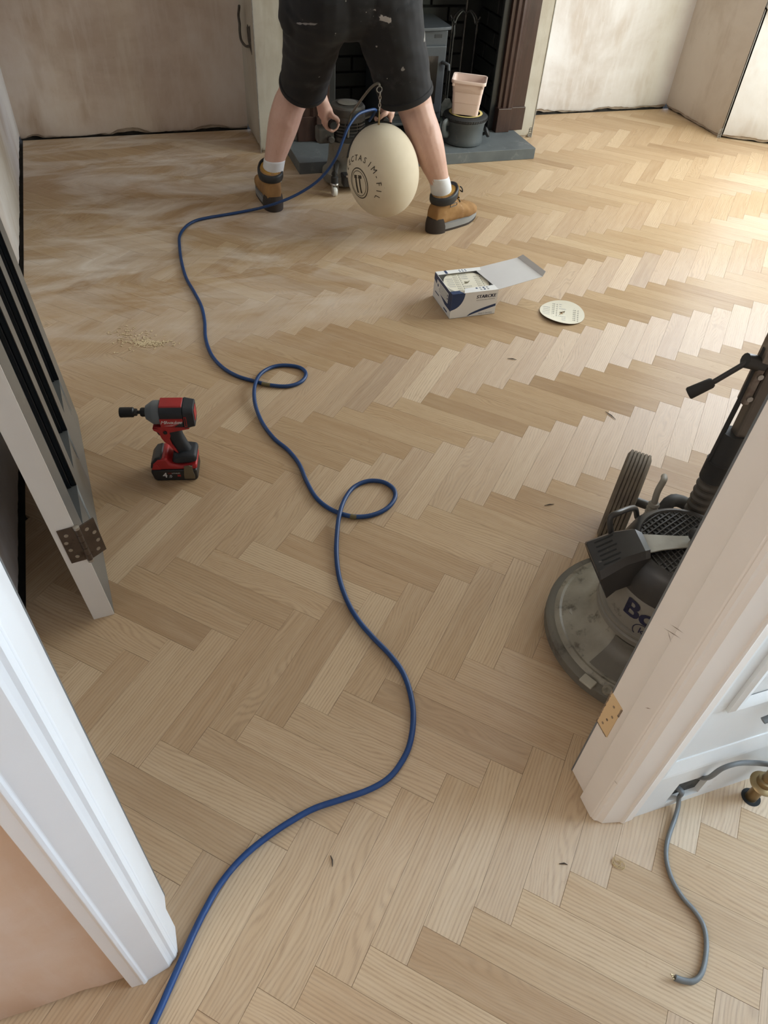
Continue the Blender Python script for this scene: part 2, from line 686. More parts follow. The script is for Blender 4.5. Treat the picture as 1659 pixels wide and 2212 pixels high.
CX0, CX1 = 0.70, 2.285                     # chimney breast
plaster_wall('wall_left', (left_x(YB), YB), (left_x(0.5), 0.5), PL_PALE, ragged(1, 0.016, 0.010), label='pale patchy plaster wall with a black gap along the floor')
plaster_wall('wall_back', (CX0, YB), (left_x(YB) + 0.0, YB), PL_PINK, dips(ragged(2, 0.016, 0.008), [(0.20, 0.11, 0.018), (0.64, 0.11, 0.026), (1.12, 0.05, 0.018)]), label='brownish pink plaster alcove wall with a broken lower edge')
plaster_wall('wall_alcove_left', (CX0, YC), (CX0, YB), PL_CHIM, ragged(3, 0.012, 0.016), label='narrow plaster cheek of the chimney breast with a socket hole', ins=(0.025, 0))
plaster_wall('wall_alcove_right', (CX1, YB), (CX1, YC), PL_PALE, ragged(4, 0.008, 0.012), ins=(0, 0.025))
plaster_wall('wall_back_right', (3.455, YB), (CX1, YB), PL_PALE, dips(ragged(5, 0.016, 0.012), [(0.42, 0.14, 0.010), (0.98, 0.16, 0.016)]), label='pale plaster alcove wall beside the bay window')
plaster_wall('wall_right', (3.462, 3.842), (3.452, YB), PL_BEIGE, ragged(6, 0.012, 0.016), label='short beige plaster return before the bay window', ins=(0.03, 0))
plaster_wall('wall_bay_back', (4.07, 3.46), (3.475, 3.832), PL_PALE, ragged(7, 0.016, 0.026), z1=0.66, label='pale plaster under the canted bay window', ins=(0, 0.03))
plaster_wall('wall_bay_front', (4.07, 1.88), (4.07, 3.46), PL_PALE, ragged(8, 0.016, 0.022), z1=0.66)
plaster_wall('wall_bay_near', (3.475, 1.51), (4.07, 1.88), PL_PALE, ragged(9, 0.016, 0.022), z1=0.66)
plaster_wall('wall_right_near', (3.46, YR), (3.46, 1.50), PL_PINK, ragged(10, 0.016, 0.02))
# chimney face either side of the fire opening and above it
OX0, OX1, OZ = 1.07, 2.02, 0.98
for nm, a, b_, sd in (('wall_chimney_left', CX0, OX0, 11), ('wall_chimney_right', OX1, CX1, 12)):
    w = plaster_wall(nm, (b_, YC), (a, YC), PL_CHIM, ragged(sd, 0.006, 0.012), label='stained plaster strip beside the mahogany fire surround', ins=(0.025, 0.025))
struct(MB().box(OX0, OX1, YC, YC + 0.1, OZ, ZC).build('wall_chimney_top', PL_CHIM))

# bay window: sill boards, sash frames, panes
WHITE = pm('white_gloss_paint', (0.80, 0.79, 0.77), 0.32, col2=(0.74, 0.73, 0.71), vscale=3)
m_, nt_, b_ = newmat('window_glass')
b_.inputs['Transmission Weight'].default_value = 1.0
b_.inputs['Roughness'].default_value = 0.02
b_.inputs['IOR'].default_value = 1.1
GLASS = m_
for i, (a, b_) in enumerate((((4.07, 3.46), (3.475, 3.832)), ((4.07, 1.88), (4.07, 3.46)), ((3.475, 1.51), (4.07, 1.88)))):
    A, B = Vector((*a, 0)), Vector((*b_, 0))
    L = (B - A).length
    ang = math.atan2((B - A).y, (B - A).x)
    Mw = Matrix.Translation(A) @ Matrix.Rotation(ang, 4, 'Z')
    mb = MB()
    for x0, x1, z0, z1 in ((0, L, 0.70, 0.80), (0, L, 2.28, 2.36), (0, 0.07, 0.80, 2.28), (L - 0.07, L, 0.80, 2.28), (0, L, 1.50, 1.55)):
        mb.box(x0, x1, -0.09, -0.03, z0, z1, Mw)
    w = struct(mb.build('window_%d' % (i + 1), WHITE, bevel=0.004), 'white painted sash of the bay window')
    MB().box(-0.01, L + 0.01, -0.12, 0.05, 0.66, 0.70, Mw).build('window_sill', WHITE, w, bevel=0.006)
    MB().box(0.05, L - 0.05, -0.064, -0.060, 0.78, 2.30, Mw).build('pane', GLASS, w)
struct(MB().box(3.44, 4.2, 1.4, 3.95, 2.36, ZC).build('wall_bay_head', PL_PALE))
CEIL = pm('ceiling_paint', (0.78, 0.75, 0.71), 0.9, vscale=1.5)
struct(MB().box(-1.7, 4.3, -1.0, 4.6, ZC, ZC + 0.1).build('ceiling', CEIL))

# ------------------------------------------------------------------ door wall, linings, hall
CREAM = pm('warm_lit_gloss_paint', (0.80, 0.735, 0.66), 0.36, col2=(0.76, 0.69, 0.61), vscale=2.5, dirt=(0.55, 0.46, 0.36), dscale=9, dlo=0.70, dhi=0.78, bump=0.12, bscale=30)  # frame paint with warm bounce light put into its colour
COOLW = pm('worn_white_gloss_paint', (0.80, 0.80, 0.80), 0.34, col2=(0.75, 0.74, 0.73), vscale=2.5, dirt=(0.55, 0.48, 0.42), dscale=30, dlo=0.72, dhi=0.78, bump=0.12, bscale=30)
EDGE_SHADE = pm('shaded_edge_grey', (0.145, 0.155, 0.155), 0.38, col2=(0.12, 0.128, 0.13), vscale=3)
PANELW = pm('scuffed_panel_paint', (0.74, 0.74, 0.71), 0.4, col2=(0.69, 0.685, 0.65), vscale=3, dirt=(0.50, 0.44, 0.36), dscale=16, dlo=0.66, dhi=0.76, bump=0.15, bscale=24)

JL, JR = -0.158, 0.642                     # faces of the door stops
DH = 2.02
w = plaster_wall('wall_door_left', (-0.232, YH), (-1.6, YH), PL_HALL, dips(ragged(21, 0.008, 0.010), [(0.0, 0.03, 0.008)]), label='fresh terracotta plaster wall of the hall beside the door frame')
struct(MB().box(-1.6, JL - 0.028, YH + 0.024, YR, 0.0, ZC).build('wall_door_core', PL_PINK))
struct(MB().box(JR + 0.028, 3.6, YH + 0.012, YR, 0.0, ZC).build('wall_door_right', PL_PINK))
struct(MB().box(JL - 0.028, JR + 0.028, YH + 0.01, YR, DH + 0.03, ZC).build('wall_door_head', PL_PINK))


def lining(name, sx, xs, mat, label):
    """jamb lining with stop and hall architrave, drawn for the left side; sx mirrors it"""
    q = lambda L: [(xs + sx * (a - JL), y) for a, y in L]
    rev = lambda L: L if sx > 0 else L[::-1]
    stop = [(JL, 0.449), (JL - 0.012, 0.449), (JL - 0.012, 0.505), (JL - 0.028, 0.505), (JL - 0.028, 0.404), (JL - 0.003, 0.404), (JL, 0.407)]
    mb = MB().prism(rev(q(stop)), 0.0, DH)
    t = struct(mb.build(name, mat, bevel=0.0015), label)
    arch = [(JL - 0.001, 0.4045), (JL - 0.0045, 0.3985), (JL - 0.009, 0.3965), (JL - 0.013, 0.3925), (JL - 0.016, 0.389), (JL - 0.052, 0.3805), (JL - 0.054, 0.3775), (JL - 0.058, 0.3755), (JL - 0.062, 0.3770), (JL - 0.079, 0.3775), (JL - 0.079, 0.4045)]
    MB().prism(rev(q(arch))[::-1], 0.0, DH + 0.07).build('architrave', mat, t, bevel=0.0012)
    return t


tl = lining('trim_1', 1, JL, COOLW, 'white painted door lining and architrave next to the terracotta plaster')
tr = lining('trim_2', -1, JR, CREAM, 'painted door lining in a warm lit tone, with an empty hinge recess')
th = struct(MB().box(JL - 0.028, JR + 0.028, 0.404, 0.505, DH, DH + 0.03).build('trim_3', CREAM, bevel=0.002), 'door head lining')
# grey room side edge of the lining, its shade put into the colour
for t, x in ((tl, JL - 0.0125), (tr, JR + 0.0125)):
    MB().box(x - 0.001, x + 0.001, 0.5030, 0.5065, 0.0, DH).build('shaded_edge', EDGE_SHADE, t)
# hinge recess cut in the right rebate
RAWW = pm('bare_pine', (0.72, 0.52, 0.29), 0.6, col2=(0.64, 0.43, 0.22), vscale=5, stretch=(1, 1, 0.15))
SCRD = pm('chipped_paint_edge', (0.16, 0.11, 0.075), 0.8, col2=(0.32, 0.23, 0.15), vscale=60)
rx = JR + 0.012
rec = MB().box(rx - 0.0012, rx + 0.001, 0.470, 0.506, 0.205, 0.306).build('hinge_recess', RAWW, tr)
mb = MB()
for k in range(24):                        # torn paint around the cut
    u = k / 23
    z = 0.205 + 0.101 * u
    j = random.uniform(0.0006, 0.0022)
    mb.box(rx - 0.0016, rx, 0.5055 - j, 0.507, z, z + 0.0036)
for k in range(12):
    y = 0.472 + 0.033 * k / 11
    j = random.uniform(0.0004, 0.0016)
    mb.box(rx - 0.0016, rx, y, y + 0.0026, 0.2035 - j, 0.2055)
for k in range(5):
    mb.box(rx - 0.0016, rx, 0.4688, 0.4712 + random.uniform(0, 0.002), 0.28 + k * 0.005, 0.284 + k * 0.005)
mb.build('torn_paint', SCRD, rec)
for y, z in ((0.487, 0.286), (0.480, 0.262), (0.487, 0.241), (0.492, 0.221)):
    MB().lathe([(0.0026, -0.0006), (0.0026, 0.0006)], 10, Matrix.Translation((rx - 0.0014, y, z)) @ Matrix.Rotation(math.pi / 2, 4, 'Y')).build('screw_hole', SCRD, rec)

for px_, py_, l_, tl_ in ((1452, 1368, 0.020, 0.5), (1462, 1358, 0.015, 0.45), (1446, 1375, 0.010, -0.6), (1400, 1530, 0.008, 0.9), (1330, 1690, 0.006, 0.3)):
    p = on(px_, py_, 0, JR - 0.0002)
    a_ = Vector((0, -math.cos(tl_), math.sin(tl_))) * l_
    n_ = Vector((0, a_.z, -a_.y)).normalized() * 0.0006
    MB().add([p - a_ - n_ * 0.3, p - n_, p + a_, p + n_ * 1.4], [(0, 1, 2, 3)]).build('scuff_mark', SCRD, tr)

# panelled spandrel of the hall, right of the frame
px0 = 0.722
pan = struct(MB().box(px0, 2.66, 0.3935, YH + 0.012, 0.0, ZC).build('wall_panelling', PANELW), 'white scuffed panelling of the hall with a hole cut for cables')
hx0, hx1, hz0, hz1 = 0.790, 0.868, 0.024, 0.110


def rail(name, quads, bev=0.002):
    mb = MB()
    for x0, x1, z0, z1, y0 in quads:
        mb.box(x0, x1, y0, 0.395, z0, z1)
    return mb.build(name, PANELW, pan, bevel=bev)


yb = 0.3815
rail('base_rail', [(px0 - 0.001, hx0, 0, 0.165, yb), (hx1, 2.6, 0, 0.165, yb), (hx0, hx1, 0, hz0, yb), (hx0, hx1, hz1, 0.165, yb)], 0.0)
MB().prism([(0.3935, 0.165), (yb, 0.165), (yb + 0.001, 0.172), (0.391, 0.205), (0.3935, 0.205)], px0 - 0.001, 2.6, 'x').build('splayed_top', PANELW, pan)
MB().prism([(px0 - 0.001, yb), (px0 + 0.012, 0.3825), (px0 + 0.020, 0.3925), (px0 - 0.001, 0.395)], 0.165, ZC).build('stile_bead', PANELW, pan)


def moulding(x0, x1, z0, z1, wd_, y0):
    """mitred raised frame"""
    prof = [(0, 0.3935), (0.0, y0 + 0.004), (wd_ * 0.3, y0), (wd_ * 0.65, y0 + 0.002), (wd_, 0.392)]
    rings = []
    for o_, y in prof:
        rings.append([(x0 + o_, y, z0 + o_), (x1 - o_, y, z0 + o_), (x1 - o_, y, z1 - o_), (x0 + o_, y, z1 - o_)])
    return MB().loft(rings, cap=False)


moulding(0.782, 1.70, 0.372, 1.6, 0.030, 0.383).build('panel_moulding', PANELW, pan, smooth=30)
moulding(0.800, 1.68, 0.392, 1.58, 0.012, 0.388).build('panel_moulding', PANELW, pan, smooth=30)
hole = MB()
hole.box(hx0, hx1, 0.3926, 0.3934, hz0, hz1)  # dark mottled sheet closing the back of the hole
hole.build('hole_back', pm('dark_recess', (0.09, 0.085, 0.07), 0.95, col2=(0.025, 0.023, 0.02), vscale=30, bump=0.8), pan)
# other hall walls
struct(MB().box(-1.7, 2.75, -0.92, -0.82, 0, ZC).build('wall_hall_opposite', PL_PALE))
struct(MB().box(-1.7, -1.6, -0.82, YH, 0, ZC).build('wall_hall_end', PL_HALL))
mb = MB()
for y0, y1, z0, z1 in ((-0.82, -0.70, 0, ZC), (0.30, 0.40, 0, ZC), (-0.70, 0.30, 2.32, ZC), (-0.70, 0.30, 0.0, 0.35)):
    mb.box(2.66, 2.74, y0, y1, z0, z1)
fd = struct(mb.build('door_1', PANELW, bevel=0.004), 'glazed front door of the hall')
MB().box(2.68, 2.685, -0.70, 0.30, 0.35, 2.32).build('pane', GLASS, fd)

# ------------------------------------------------------------------ fireplace
SLATE = pm('hearth_slate', (0.085, 0.098, 0.106), 0.6, col2=(0.12, 0.135, 0.142), vscale=7, dirt=(0.21, 0.22, 0.22), dscale=11, dlo=0.56, dhi=0.72, bump=0.1, bscale=60)
HZ = 0.056
hearth = MB().box(0.832, 2.146, 3.711, 4.40, 0.0, HZ).build('slate_hearth', SLATE, bevel=0.002)
lift(hearth, (1.489, 3.9, 0))
tag(hearth, 'dusty dark slate hearth slab in front of the fireplace', 'hearth')

# firebox of dark painted bricks
SOOT_SHADE = pm('soot_and_slot_shade', (0.012, 0.014, 0.014), 0.95, col2=(0.020, 0.022, 0.022))  # sooty mortar; also painted as shade inside slots, grille and floor hole
BRICK = pm('black_painted_brick', (0.009, 0.011, 0.0115), 0.7, col2=(0.015, 0.018, 0.018), vscale=9, bump=0.4, bscale=50)
fire = struct(MB().box(OX0 - 0.02, OX1 + 0.02, 4.372, 4.398, HZ, OZ + 0.04).build('wall_firebox_back', SOOT_SHADE), 'firebox lined with black painted bricks')
fire_l = struct(MB().box(OX0 - 0.045, OX0 - 0.012, YC + 0.005, 4.371, HZ, OZ + 0.04).build('wall_firebox_left', SOOT_SHADE))
fire_r = struct(MB().box(OX1 + 0.012, OX1 + 0.045, YC + 0.005, 4.371, HZ, OZ + 0.04).build('wall_firebox_right', SOOT_SHADE))
struct(MB().box(OX0 - 0.01, OX1 + 0.01, YC + 0.105, 4.371, OZ, OZ + 0.04).build('wall_firebox_top', SOOT_SHADE))
bm_ = MB().box(-0.104, 0.104, -0.012, 0.012, -0.0325, 0.0325).build('brick', BRICK, fire, bevel=0.003, seg=1)
bh_ = MB().box(-0.049, 0.049, -0.012, 0.012, -0.0325, 0.0325).build('brick', BRICK, fire, bevel=0.003, seg=1)
first = {id(bm_.data): bm_, id(bh_.data): bh_}


def put_brick(src, loc, rz, wall=None):
    o = first.pop(id(src.data), None)
    if o is None:
        o = src.copy()
        COL.objects.link(o)
    o.parent = wall or fire
    o.location = loc
    o.rotation_euler = (0, 0, rz)


for r in range(12):
    z = HZ + 0.038 + r * 0.075
    off = 0 if r % 2 else 0.109
    x = OX0 + off - 0.005
    if r % 2 == 0:
        put_brick(bh_, (OX0 + 0.05, 4.36, z), 0)
        x = OX0 + 0.104 + 0.104
    else:
        x = OX0 + 0.104
    while x < OX1 - 0.09:
        put_brick(bm_, (x, 4.36 + random.uniform(-0.001, 0.001), z), 0)
        x += 0.218
    if OX1 - (x - 0.104) > 0.095:
        put_brick(bh_, (x - 0.055, 4.36, z), 0)
    for sx in (OX0, OX1):
        y = 4.34
        if r % 2 == 0:
            put_brick(bh_, (sx, y - 0.052, z), math.pi / 2, fire_l if sx < 1.5 else fire_r)
            y -= 0.109
        while y - 0.208 > YC - 0.01:
            put_brick(bm_, (sx, y - 0.107, z), math.pi / 2, fire_l if sx < 1.5 else fire_r)
            y -= 0.218
        if y - 0.1 > YC - 0.01:
            put_brick(bh_, (sx, y - 0.052, z), math.pi / 2, fire_l if sx < 1.5 else fire_r)

# mahogany surround
m_, nt_, b_ = newmat('mahogany')
v_ = coords(nt_, 'Object', (14, 14, 1.2))
c_ = ramp(nt_, noise_(nt_, v_, 3.0, 5, 0.6, 0.5), [(0.3, (0.030, 0.0145, 0.011)), (0.55, (0.050, 0.024, 0.018)), (0.8, (0.022, 0.011, 0.009))])
c_ = mixc(nt_, math_(nt_, 'MULTIPLY', ramp(nt_, noise_(nt_, coords(nt_, 'Object'), 10, 5), [(0.5, (0, 0, 0)), (0.75, (1, 1, 1))]), 0.2), c_, (0.10, 0.08, 0.07))
nt_.links.new(c_, b_.inputs['Base Color'])
b_.inputs['Roughness'].default_value = 0.38
MAHOG = m_
sur = thing('fireplace_surround', 'dark mahogany fire surround with moulded pilasters on plinth blocks', 'fire surround', (1.545, YC, HZ))
for sgn, xo in ((1, 2.194), (-1, 0.896)):
    X = lambda a: xo - sgn * a
    pil = [(X(0), YC), (X(0), YC - 0.026), (X(0.072), YC - 0.026), (X(0.080), YC - 0.038), (X(0.092), YC - 0.038), (X(0.099), YC - 0.046), (X(0.112), YC - 0.049),
           (X(0.122), YC - 0.040), (X(0.130), YC - 0.044), (X(0.142), YC - 0.044), (X(0.150), YC - 0.032), (X(0.168), YC - 0.032), (X(0.168), YC)]
    pil = pil if sgn < 0 else pil[::-1]
    p = under(sur, MB().prism(pil, 0.172, 1.06).build('pilaster', MAHOG, bevel=0.0015))
    pl1 = MB().box(min(X(-0.004), X(0.094)), max(X(-0.004), X(0.094)), YC - 0.036, YC, HZ, 0.176).build('plinth_block', MAHOG, bevel=0.003)
    pl2 = MB().box(min(X(0.092), X(0.174)), max(X(0.092), X(0.174)), YC - 0.060, YC, HZ, 0.178).build('plinth_block', MAHOG, bevel=0.003)
    under(sur, pl1)
    under(sur, pl2)
    sl = MB().box(min(X(0.166), X(0.205)), max(X(0.166), X(0.205)), YC - 0.012, YC + 0.012, HZ, 1.0).build('slip', pm('black_slip', (0.018, 0.021, 0.023), 0.3, col2=(0.03, 0.034, 0.036)), bevel=0.004)
    under(sur, sl)
under(sur, MB().box(0.896, 2.194, YC - 0.03, YC - 0.001, 1.02, 1.20).build('frieze', MAHOG, bevel=0.003))
under(sur, MB().box(0.84, 2.25, YC - 0.16, YC - 0.001, 1.20, 1.24).build('mantel_shelf', MAHOG, bevel=0.008))

# wood stove
IRON = pm('stove_iron', (0.048, 0.055, 0.064), 0.55, col2=(0.060, 0.068, 0.077), vscale=8, bump=0.08, bscale=200)
IROND = pm('stove_iron_dark', (0.018, 0.020, 0.023), 0.6)
SX0, SX1, SYF, SYB = 1.345, 1.722, 4.055, 4.33
stove = thing('wood_stove', 'dark grey iron wood stove standing in the fireplace', 'stove', ((SX0 + SX1) / 2, 4.19, HZ))
xm = (SX0 + SX1) / 2
under(stove, MB().box(SX0 + 0.012, SX1 - 0.012, SYF, SYB, 0.115, 0.535).build('stove_body', IRON, bevel=0.006))
topo = [(SX0 - 0.006, SYB)] + [(xm - (xm - SX0 + 0.006) * math.cos(t), 4.06 - 0.035 * math.sin(t)) for t in [math.pi * k / 14 for k in range(15)]] + [(SX1 + 0.006, SYB)]
under(stove, MB().prism(topo, 0.537, 0.552).build('stove_top', IRON, bevel=0.003))
dr = under(stove, MB().box(SX0 + 0.016, SX1 - 0.018, SYF - 0.016, SYF - 0.001, 0.150, 0.470).build('stove_door', IRON, bevel=0.006))
gl = MB().box(SX0 + 0.06, SX1 - 0.062, SYF - 0.019, SYF - 0.0165, 0.20, 0.425).build('stove_glass', pm('stove_glass', (0.025, 0.022, 0.019), 0.15, col2=(0.16, 0.14, 0.12), vscale=5, lo=0.5, hi=0.75), dr)
hd = MB().tube([(SX1 - 0.035, SYF - 0.016, 0.395), (SX1 - 0.028, SYF - 0.035, 0.395), (SX1 - 0.012, SYF - 0.045, 0.39), (SX1 - 0.010, SYF - 0.048, 0.365)], 0.009, 8).build('door_handle', IRON, dr, smooth=50)
under(stove, MB().box(SX1 - 0.085, SX1 - 0.045, SYF - 0.0012, SYF + 0.002, 0.502, 0.518).build('air_slot', IROND))
under(stove, MB().box(SX0 + 0.03, SX1 - 0.03, SYF - 0.055, SYF, 0.108, 0.122).build('ash_lip', IRON, bevel=0.004))
for x in (SX0 + 0.05, SX1 - 0.05):
    for y in (SYF + 0.04, SYB - 0.04):
        under(stove, MB().lathe([(0.02, HZ), (0.014, HZ + 0.03), (0.018, 0.118)], 10, Matrix.Translation((x, y, 0))).build('leg', IRON, smooth=50))
under(stove, MB().lathe([(0.062, 0.552), (0.062, 0.98)], 24, Matrix.Translation((xm, 4.22, 0))).build('flue', IROND, smooth=40))

# fireside tools on a stand, right of the stove
TOOL = pm('blackened_steel', (0.045, 0.048, 0.050), 0.42, metal=0.6, col2=(0.10, 0.10, 0.10), vscale=30)
tx, ty = 1.865, 4.21
st = thing('fire_tool_stand', 'black steel stand with curled hooks for fireside tools', 'tool stand', (tx, ty, HZ))
under(st, MB().lathe([(0.055, HZ), (0.055, HZ + 0.008), (0.02, HZ + 0.02), (0.006, HZ + 0.03)], 24, Matrix.Translation((tx, ty, 0))).build('base', TOOL, smooth=40))
under(st, MB().tube([(tx, ty, HZ + 0.02), (tx, ty, 0.66)], 0.006, 8).build('pole', TOOL, smooth=60))
ring_ = [(tx + 0.018 * math.cos(a), ty, 0.685 + 0.026 * math.sin(a)) for a in [2 * math.pi * k / 16 for k in range(17)]]
under(st, MB().tube(ring_, 0.005, 8).build('ring_handle', TOOL, smooth=60))
for k, a in enumerate((0.2, 2.3, 3.6, 5.2)):
    dx, dy = math.cos(a), math.sin(a) * 0.8
    pts = smooth_path([(tx, ty, 0.575), (tx + 0.028 * dx, ty + 0.028 * dy, 0.588), (tx + 0.062 * dx, ty + 0.062 * dy, 0.565), (tx + 0.078 * dx, ty + 0.078 * dy, 0.54), (tx + 0.094 * dx, ty + 0.094 * dy, 0.556)], 5)
    under(st, MB().tube(pts, 0.005, 7).build('hook', TOOL, smooth=60))


def fire_tool(kind, a, label):
    dx, dy = math.cos(a), math.sin(a) * 0.8
    hx, hy = tx + 0.079 * dx, ty + 0.079 * dy
    t = thing(kind, label, 'fire tool', (hx, hy, 0.10), group=None)
    under(t, MB().tube([(hx, hy, 0.17), (hx, hy, 0.48)], 0.0045, 7).build('shaft', TOOL, smooth=60))
    loop = [(hx + 0.008 * math.cos(q), hy, 0.538 + 0.008 * math.sin(q)) for q in [2 * math.pi * i / 12 for i in range(13)]]
    under(t, MB().tube(loop, 0.0025, 6).build('hanging_loop', TOOL, smooth=60))
    under(t, MB().lathe([(0.005, 0.47), (0.009, 0.49), (0.007, 0.51), (0.004, 0.53)], 10, Matrix.Translation((hx, hy, 0))).build('grip', TOOL, smooth=60))
    if kind == 'fire_shovel':
        under(t, MB().prism([(hx - 0.03, 0.09), (hx + 0.03, 0.09), (hx + 0.034, 0.15), (hx + 0.015, 0.18), (hx - 0.015, 0.18), (hx - 0.034, 0.15)], hy - 0.004, hy + 0.004, 'y').build('blade', TOOL, bevel=0.002))
    elif kind == 'fire_brush':
        under(t, MB().lathe([(0.03, 0.09), (0.026, 0.15), (0.012, 0.175)], 14, Matrix.Translation((hx, hy, 0))).build('bristles', pm('dark_bristle', (0.03, 0.027, 0.022), 0.9, stretch=(40, 40, 1)), smooth=50))
    else:
        under(t, MB().tube(smooth_path([(hx, hy, 0.18), (hx, hy, 0.12), (hx + 0.02, hy, 0.10), (hx + 0.03, hy, 0.125)], 5), 0.0045, 7).build('hooked_tip', TOOL, smooth=60))
    return t


fire_tool('fire_poker', 0.2, 'black steel poker with hooked tip hanging on the tool stand')
fire_tool('fire_shovel', 3.6, 'black steel ash shovel hanging on the tool stand')
fire_tool('fire_brush', 2.3, 'black hearth brush hanging on the tool stand')

# canister on the hearth with the bucket on its lid
CAN = pm('canister_rubbery_grey', (0.060, 0.072, 0.078), 0.55, col2=(0.078, 0.090, 0.096), vscale=9, dirt=(0.15, 0.16, 0.16), dscale=18, dlo=0.6, dhi=0.78)
CANB = pm('canister_black', (0.022, 0.024, 0.026), 0.5)
can = thing('round_canister', 'dark grey round canister with ribbed rim and side knob under the pink bucket', 'canister', (1.778, 3.872, HZ))
under(can, MB().lathe([(0.098, HZ), (0.106, HZ + 0.006), (0.108, HZ + 0.02), (0.105, HZ + 0.03), (0.104, 0.12), (0.108, 0.155), (0.117, 0.172), (0.117, 0.176)], 40, Matrix.Translation((1.778, 3.872, 0))).build('body', CAN, smooth=40))
under(can, MB().lathe([(0.116, 0.176), (0.120, 0.180), (0.119, 0.190), (0.110, 0.197), (0.060, 0.2005), (0.001, 0.2005)], 40, Matrix.Translation((1.778, 3.872, 0))).build('lid', CANB, smooth=40))
for k in range(56):
    a = 2 * math.pi * k / 56
    if math.sin(a) > 0.35:
        continue
    r_ = MB().box(0.1185, 0.1215, -0.0022, 0.0022, 0.178, 0.190, Matrix.Translation((1.778, 3.872, 0)) @ Matrix.Rotation(a, 4, 'Z')).build('rim_rib', CANB)
    under(can, r_)
under(can, MB().lathe([(0.088, 0.2005), (0.090, 0.2025), (0.078, 0.2030), (0.076, 0.2005)], 36, Matrix.Translation((1.778, 3.872, 0))).build('yellow_ring', pm('yellow_label', (0.62, 0.52, 0.20), 0.6), smooth=40))
under(can, MB().tube(smooth_path([(1.678, 3.847, 0.165), (1.646, 3.827, 0.170), (1.638, 3.822, 0.150), (1.646, 3.827, 0.115), (1.681, 3.847, 0.105)], 4), 0.012, 8, flat=1.5).build('handle', CAN, smooth=50))
kn = under(can, MB().lathe([(0.008, 0.0), (0.008, 0.014), (0.022, 0.016), (0.026, 0.022), (0.026, 0.030), (0.020, 0.034)], 18, Matrix.Translation((1.878, 3.839, 0.098)) @ Matrix.Rotation(math.radians(-25), 4, 'Z') @ Matrix.Rotation(math.radians(60), 4, 'Y')).build('knob', CANB, smooth=40))


def rrect(w, d, r, z, n=5, cx=0, cy=0):
    pts = []
    for qx, qy, a0 in ((1, 1, 0), (-1, 1, 90), (-1, -1, 180), (1, -1, 270)):
        for k in range(n + 1):
            a = math.radians(a0 + 90 * k / n)
            pts.append((cx + qx * (w / 2 - r) + r * math.cos(a), cy + qy * (d / 2 - r) + r * math.sin(a), z))
    return pts


PINK = pm('pale_pink_plastic', (0.80, 0.635, 0.57), 0.42, col2=(0.77, 0.60, 0.535), vscale=5, dirt=(0.58, 0.45, 0.40), dscale=12, dlo=0.64, dhi=0.8)
bk = thing('plastic_bucket', 'pale pink rectangular plastic bucket standing on the grey canister', 'bucket', (1.772, 3.866, 0.2035), (0, math.radians(1), math.radians(-27)))
bk.scale = (0.89, 0.89, 0.90)
mb = MB()
outer = [rrect(0.150, 0.118, 0.016, 0.0), rrect(0.154, 0.122, 0.018, 0.002), rrect(0.163, 0.131, 0.018, 0.063), rrect(0.1655, 0.1335, 0.018, 0.064), rrect(0.1735, 0.1415, 0.018, 0.118), rrect(0.176, 0.144, 0.018, 0.1195), rrect(0.184, 0.152, 0.018, 0.166)]
inner = [rrect(0.180, 0.148, 0.017, 0.178), rrect(0.150, 0.118, 0.016, 0.004)]
mb.loft(outer + [rrect(0.185, 0.153, 0.018, 0.178)] + inner)
mb.build('body', PINK, bk, smooth=35)
mb = MB().loft([rrect(0.185, 0.153, 0.018, 0.166), rrect(0.200, 0.168, 0.022, 0.165), rrect(0.202, 0.170, 0.022, 0.178), rrect(0.196, 0.164, 0.021, 0.1815), rrect(0.182, 0.150, 0.017, 0.179)], cap=False)
mb.build('rim', PINK, bk, smooth=50)
for x in (-0.088, 0.080):
    MB().box(x - 0.004, x + 0.009, -0.082, -0.074, 0.150, 0.166).build('rim_lug', PINK, bk, bevel=0.002)

# cable loops and socket hole in the chimney cheek
CABG = pm('old_grey_cable', (0.075, 0.065, 0.055), 0.6)
hole_ = MB().prism([(4.118, 0.430), (4.205, 0.470), (4.215, 0.525), (4.185, 0.545), (4.150, 0.540), (4.118, 0.555)], CX0 - 0.0015, CX0 + 0.004, 'x').build('socket_hole', pm('hole_rubble', (0.10, 0.085, 0.07), 0.95, col2=(0.03, 0.026, 0.022), vscale=40, bump=1.0, bscale=60))
tag(lift(hole_, (CX0, 4.16, 0.49)), 'rough dark socket hole broken into the plaster cheek of the chimney breast', 'wall hole')
pts = [(CX0 + 0.001, 4.150, 0.462), (CX0 - 0.015, 4.19, 0.452), (CX0 - 0.03, 4.225, 0.468), (CX0 - 0.035, 4.225, 0.505), (CX0 - 0.03, 4.245, 0.535), (CX0 - 0.03, 4.262, 0.565), (CX0 - 0.03, 4.235, 0.595), (CX0 - 0.03, 4.215, 0.615)]
c_ = MB().tube(smooth_path(pts, 6), 0.0062, 8).build('cut_cable', CABG, smooth=60)
tag(lift(c_, (CX0, 4.2, 0.46)), 'old grey cable looping out of the socket hole', 'cable')
p0, p1 = on(1178, 86, 1, YB - 0.06), on(1178, 104, 1, YB - 0.06)
c2 = MB().tube(smooth_path([(CX1 - 0.002, YB - 0.06, p0.z + 0.004), (CX1 + 0.016, YB - 0.06, p0.z), (CX1 + 0.026, YB - 0.06, (p0.z + p1.z) / 2), (CX1 + 0.016, YB - 0.06, p1.z), (CX1 - 0.002, YB - 0.06, p1.z - 0.002)], 6), 0.005, 8).build('cut_cable', CABG, smooth=60)
tag(lift(c2, (CX1, YB - 0.06, p1.z)), 'short grey cable loop on the chimney side of the pale alcove', 'cable')

# galvanised corner beads left showing where the plaster is broken
GALV = pm('galvanised_steel', (0.45, 0.45, 0.44), 0.45, metal=0.7, col2=(0.30, 0.29, 0.27), vscale=30)


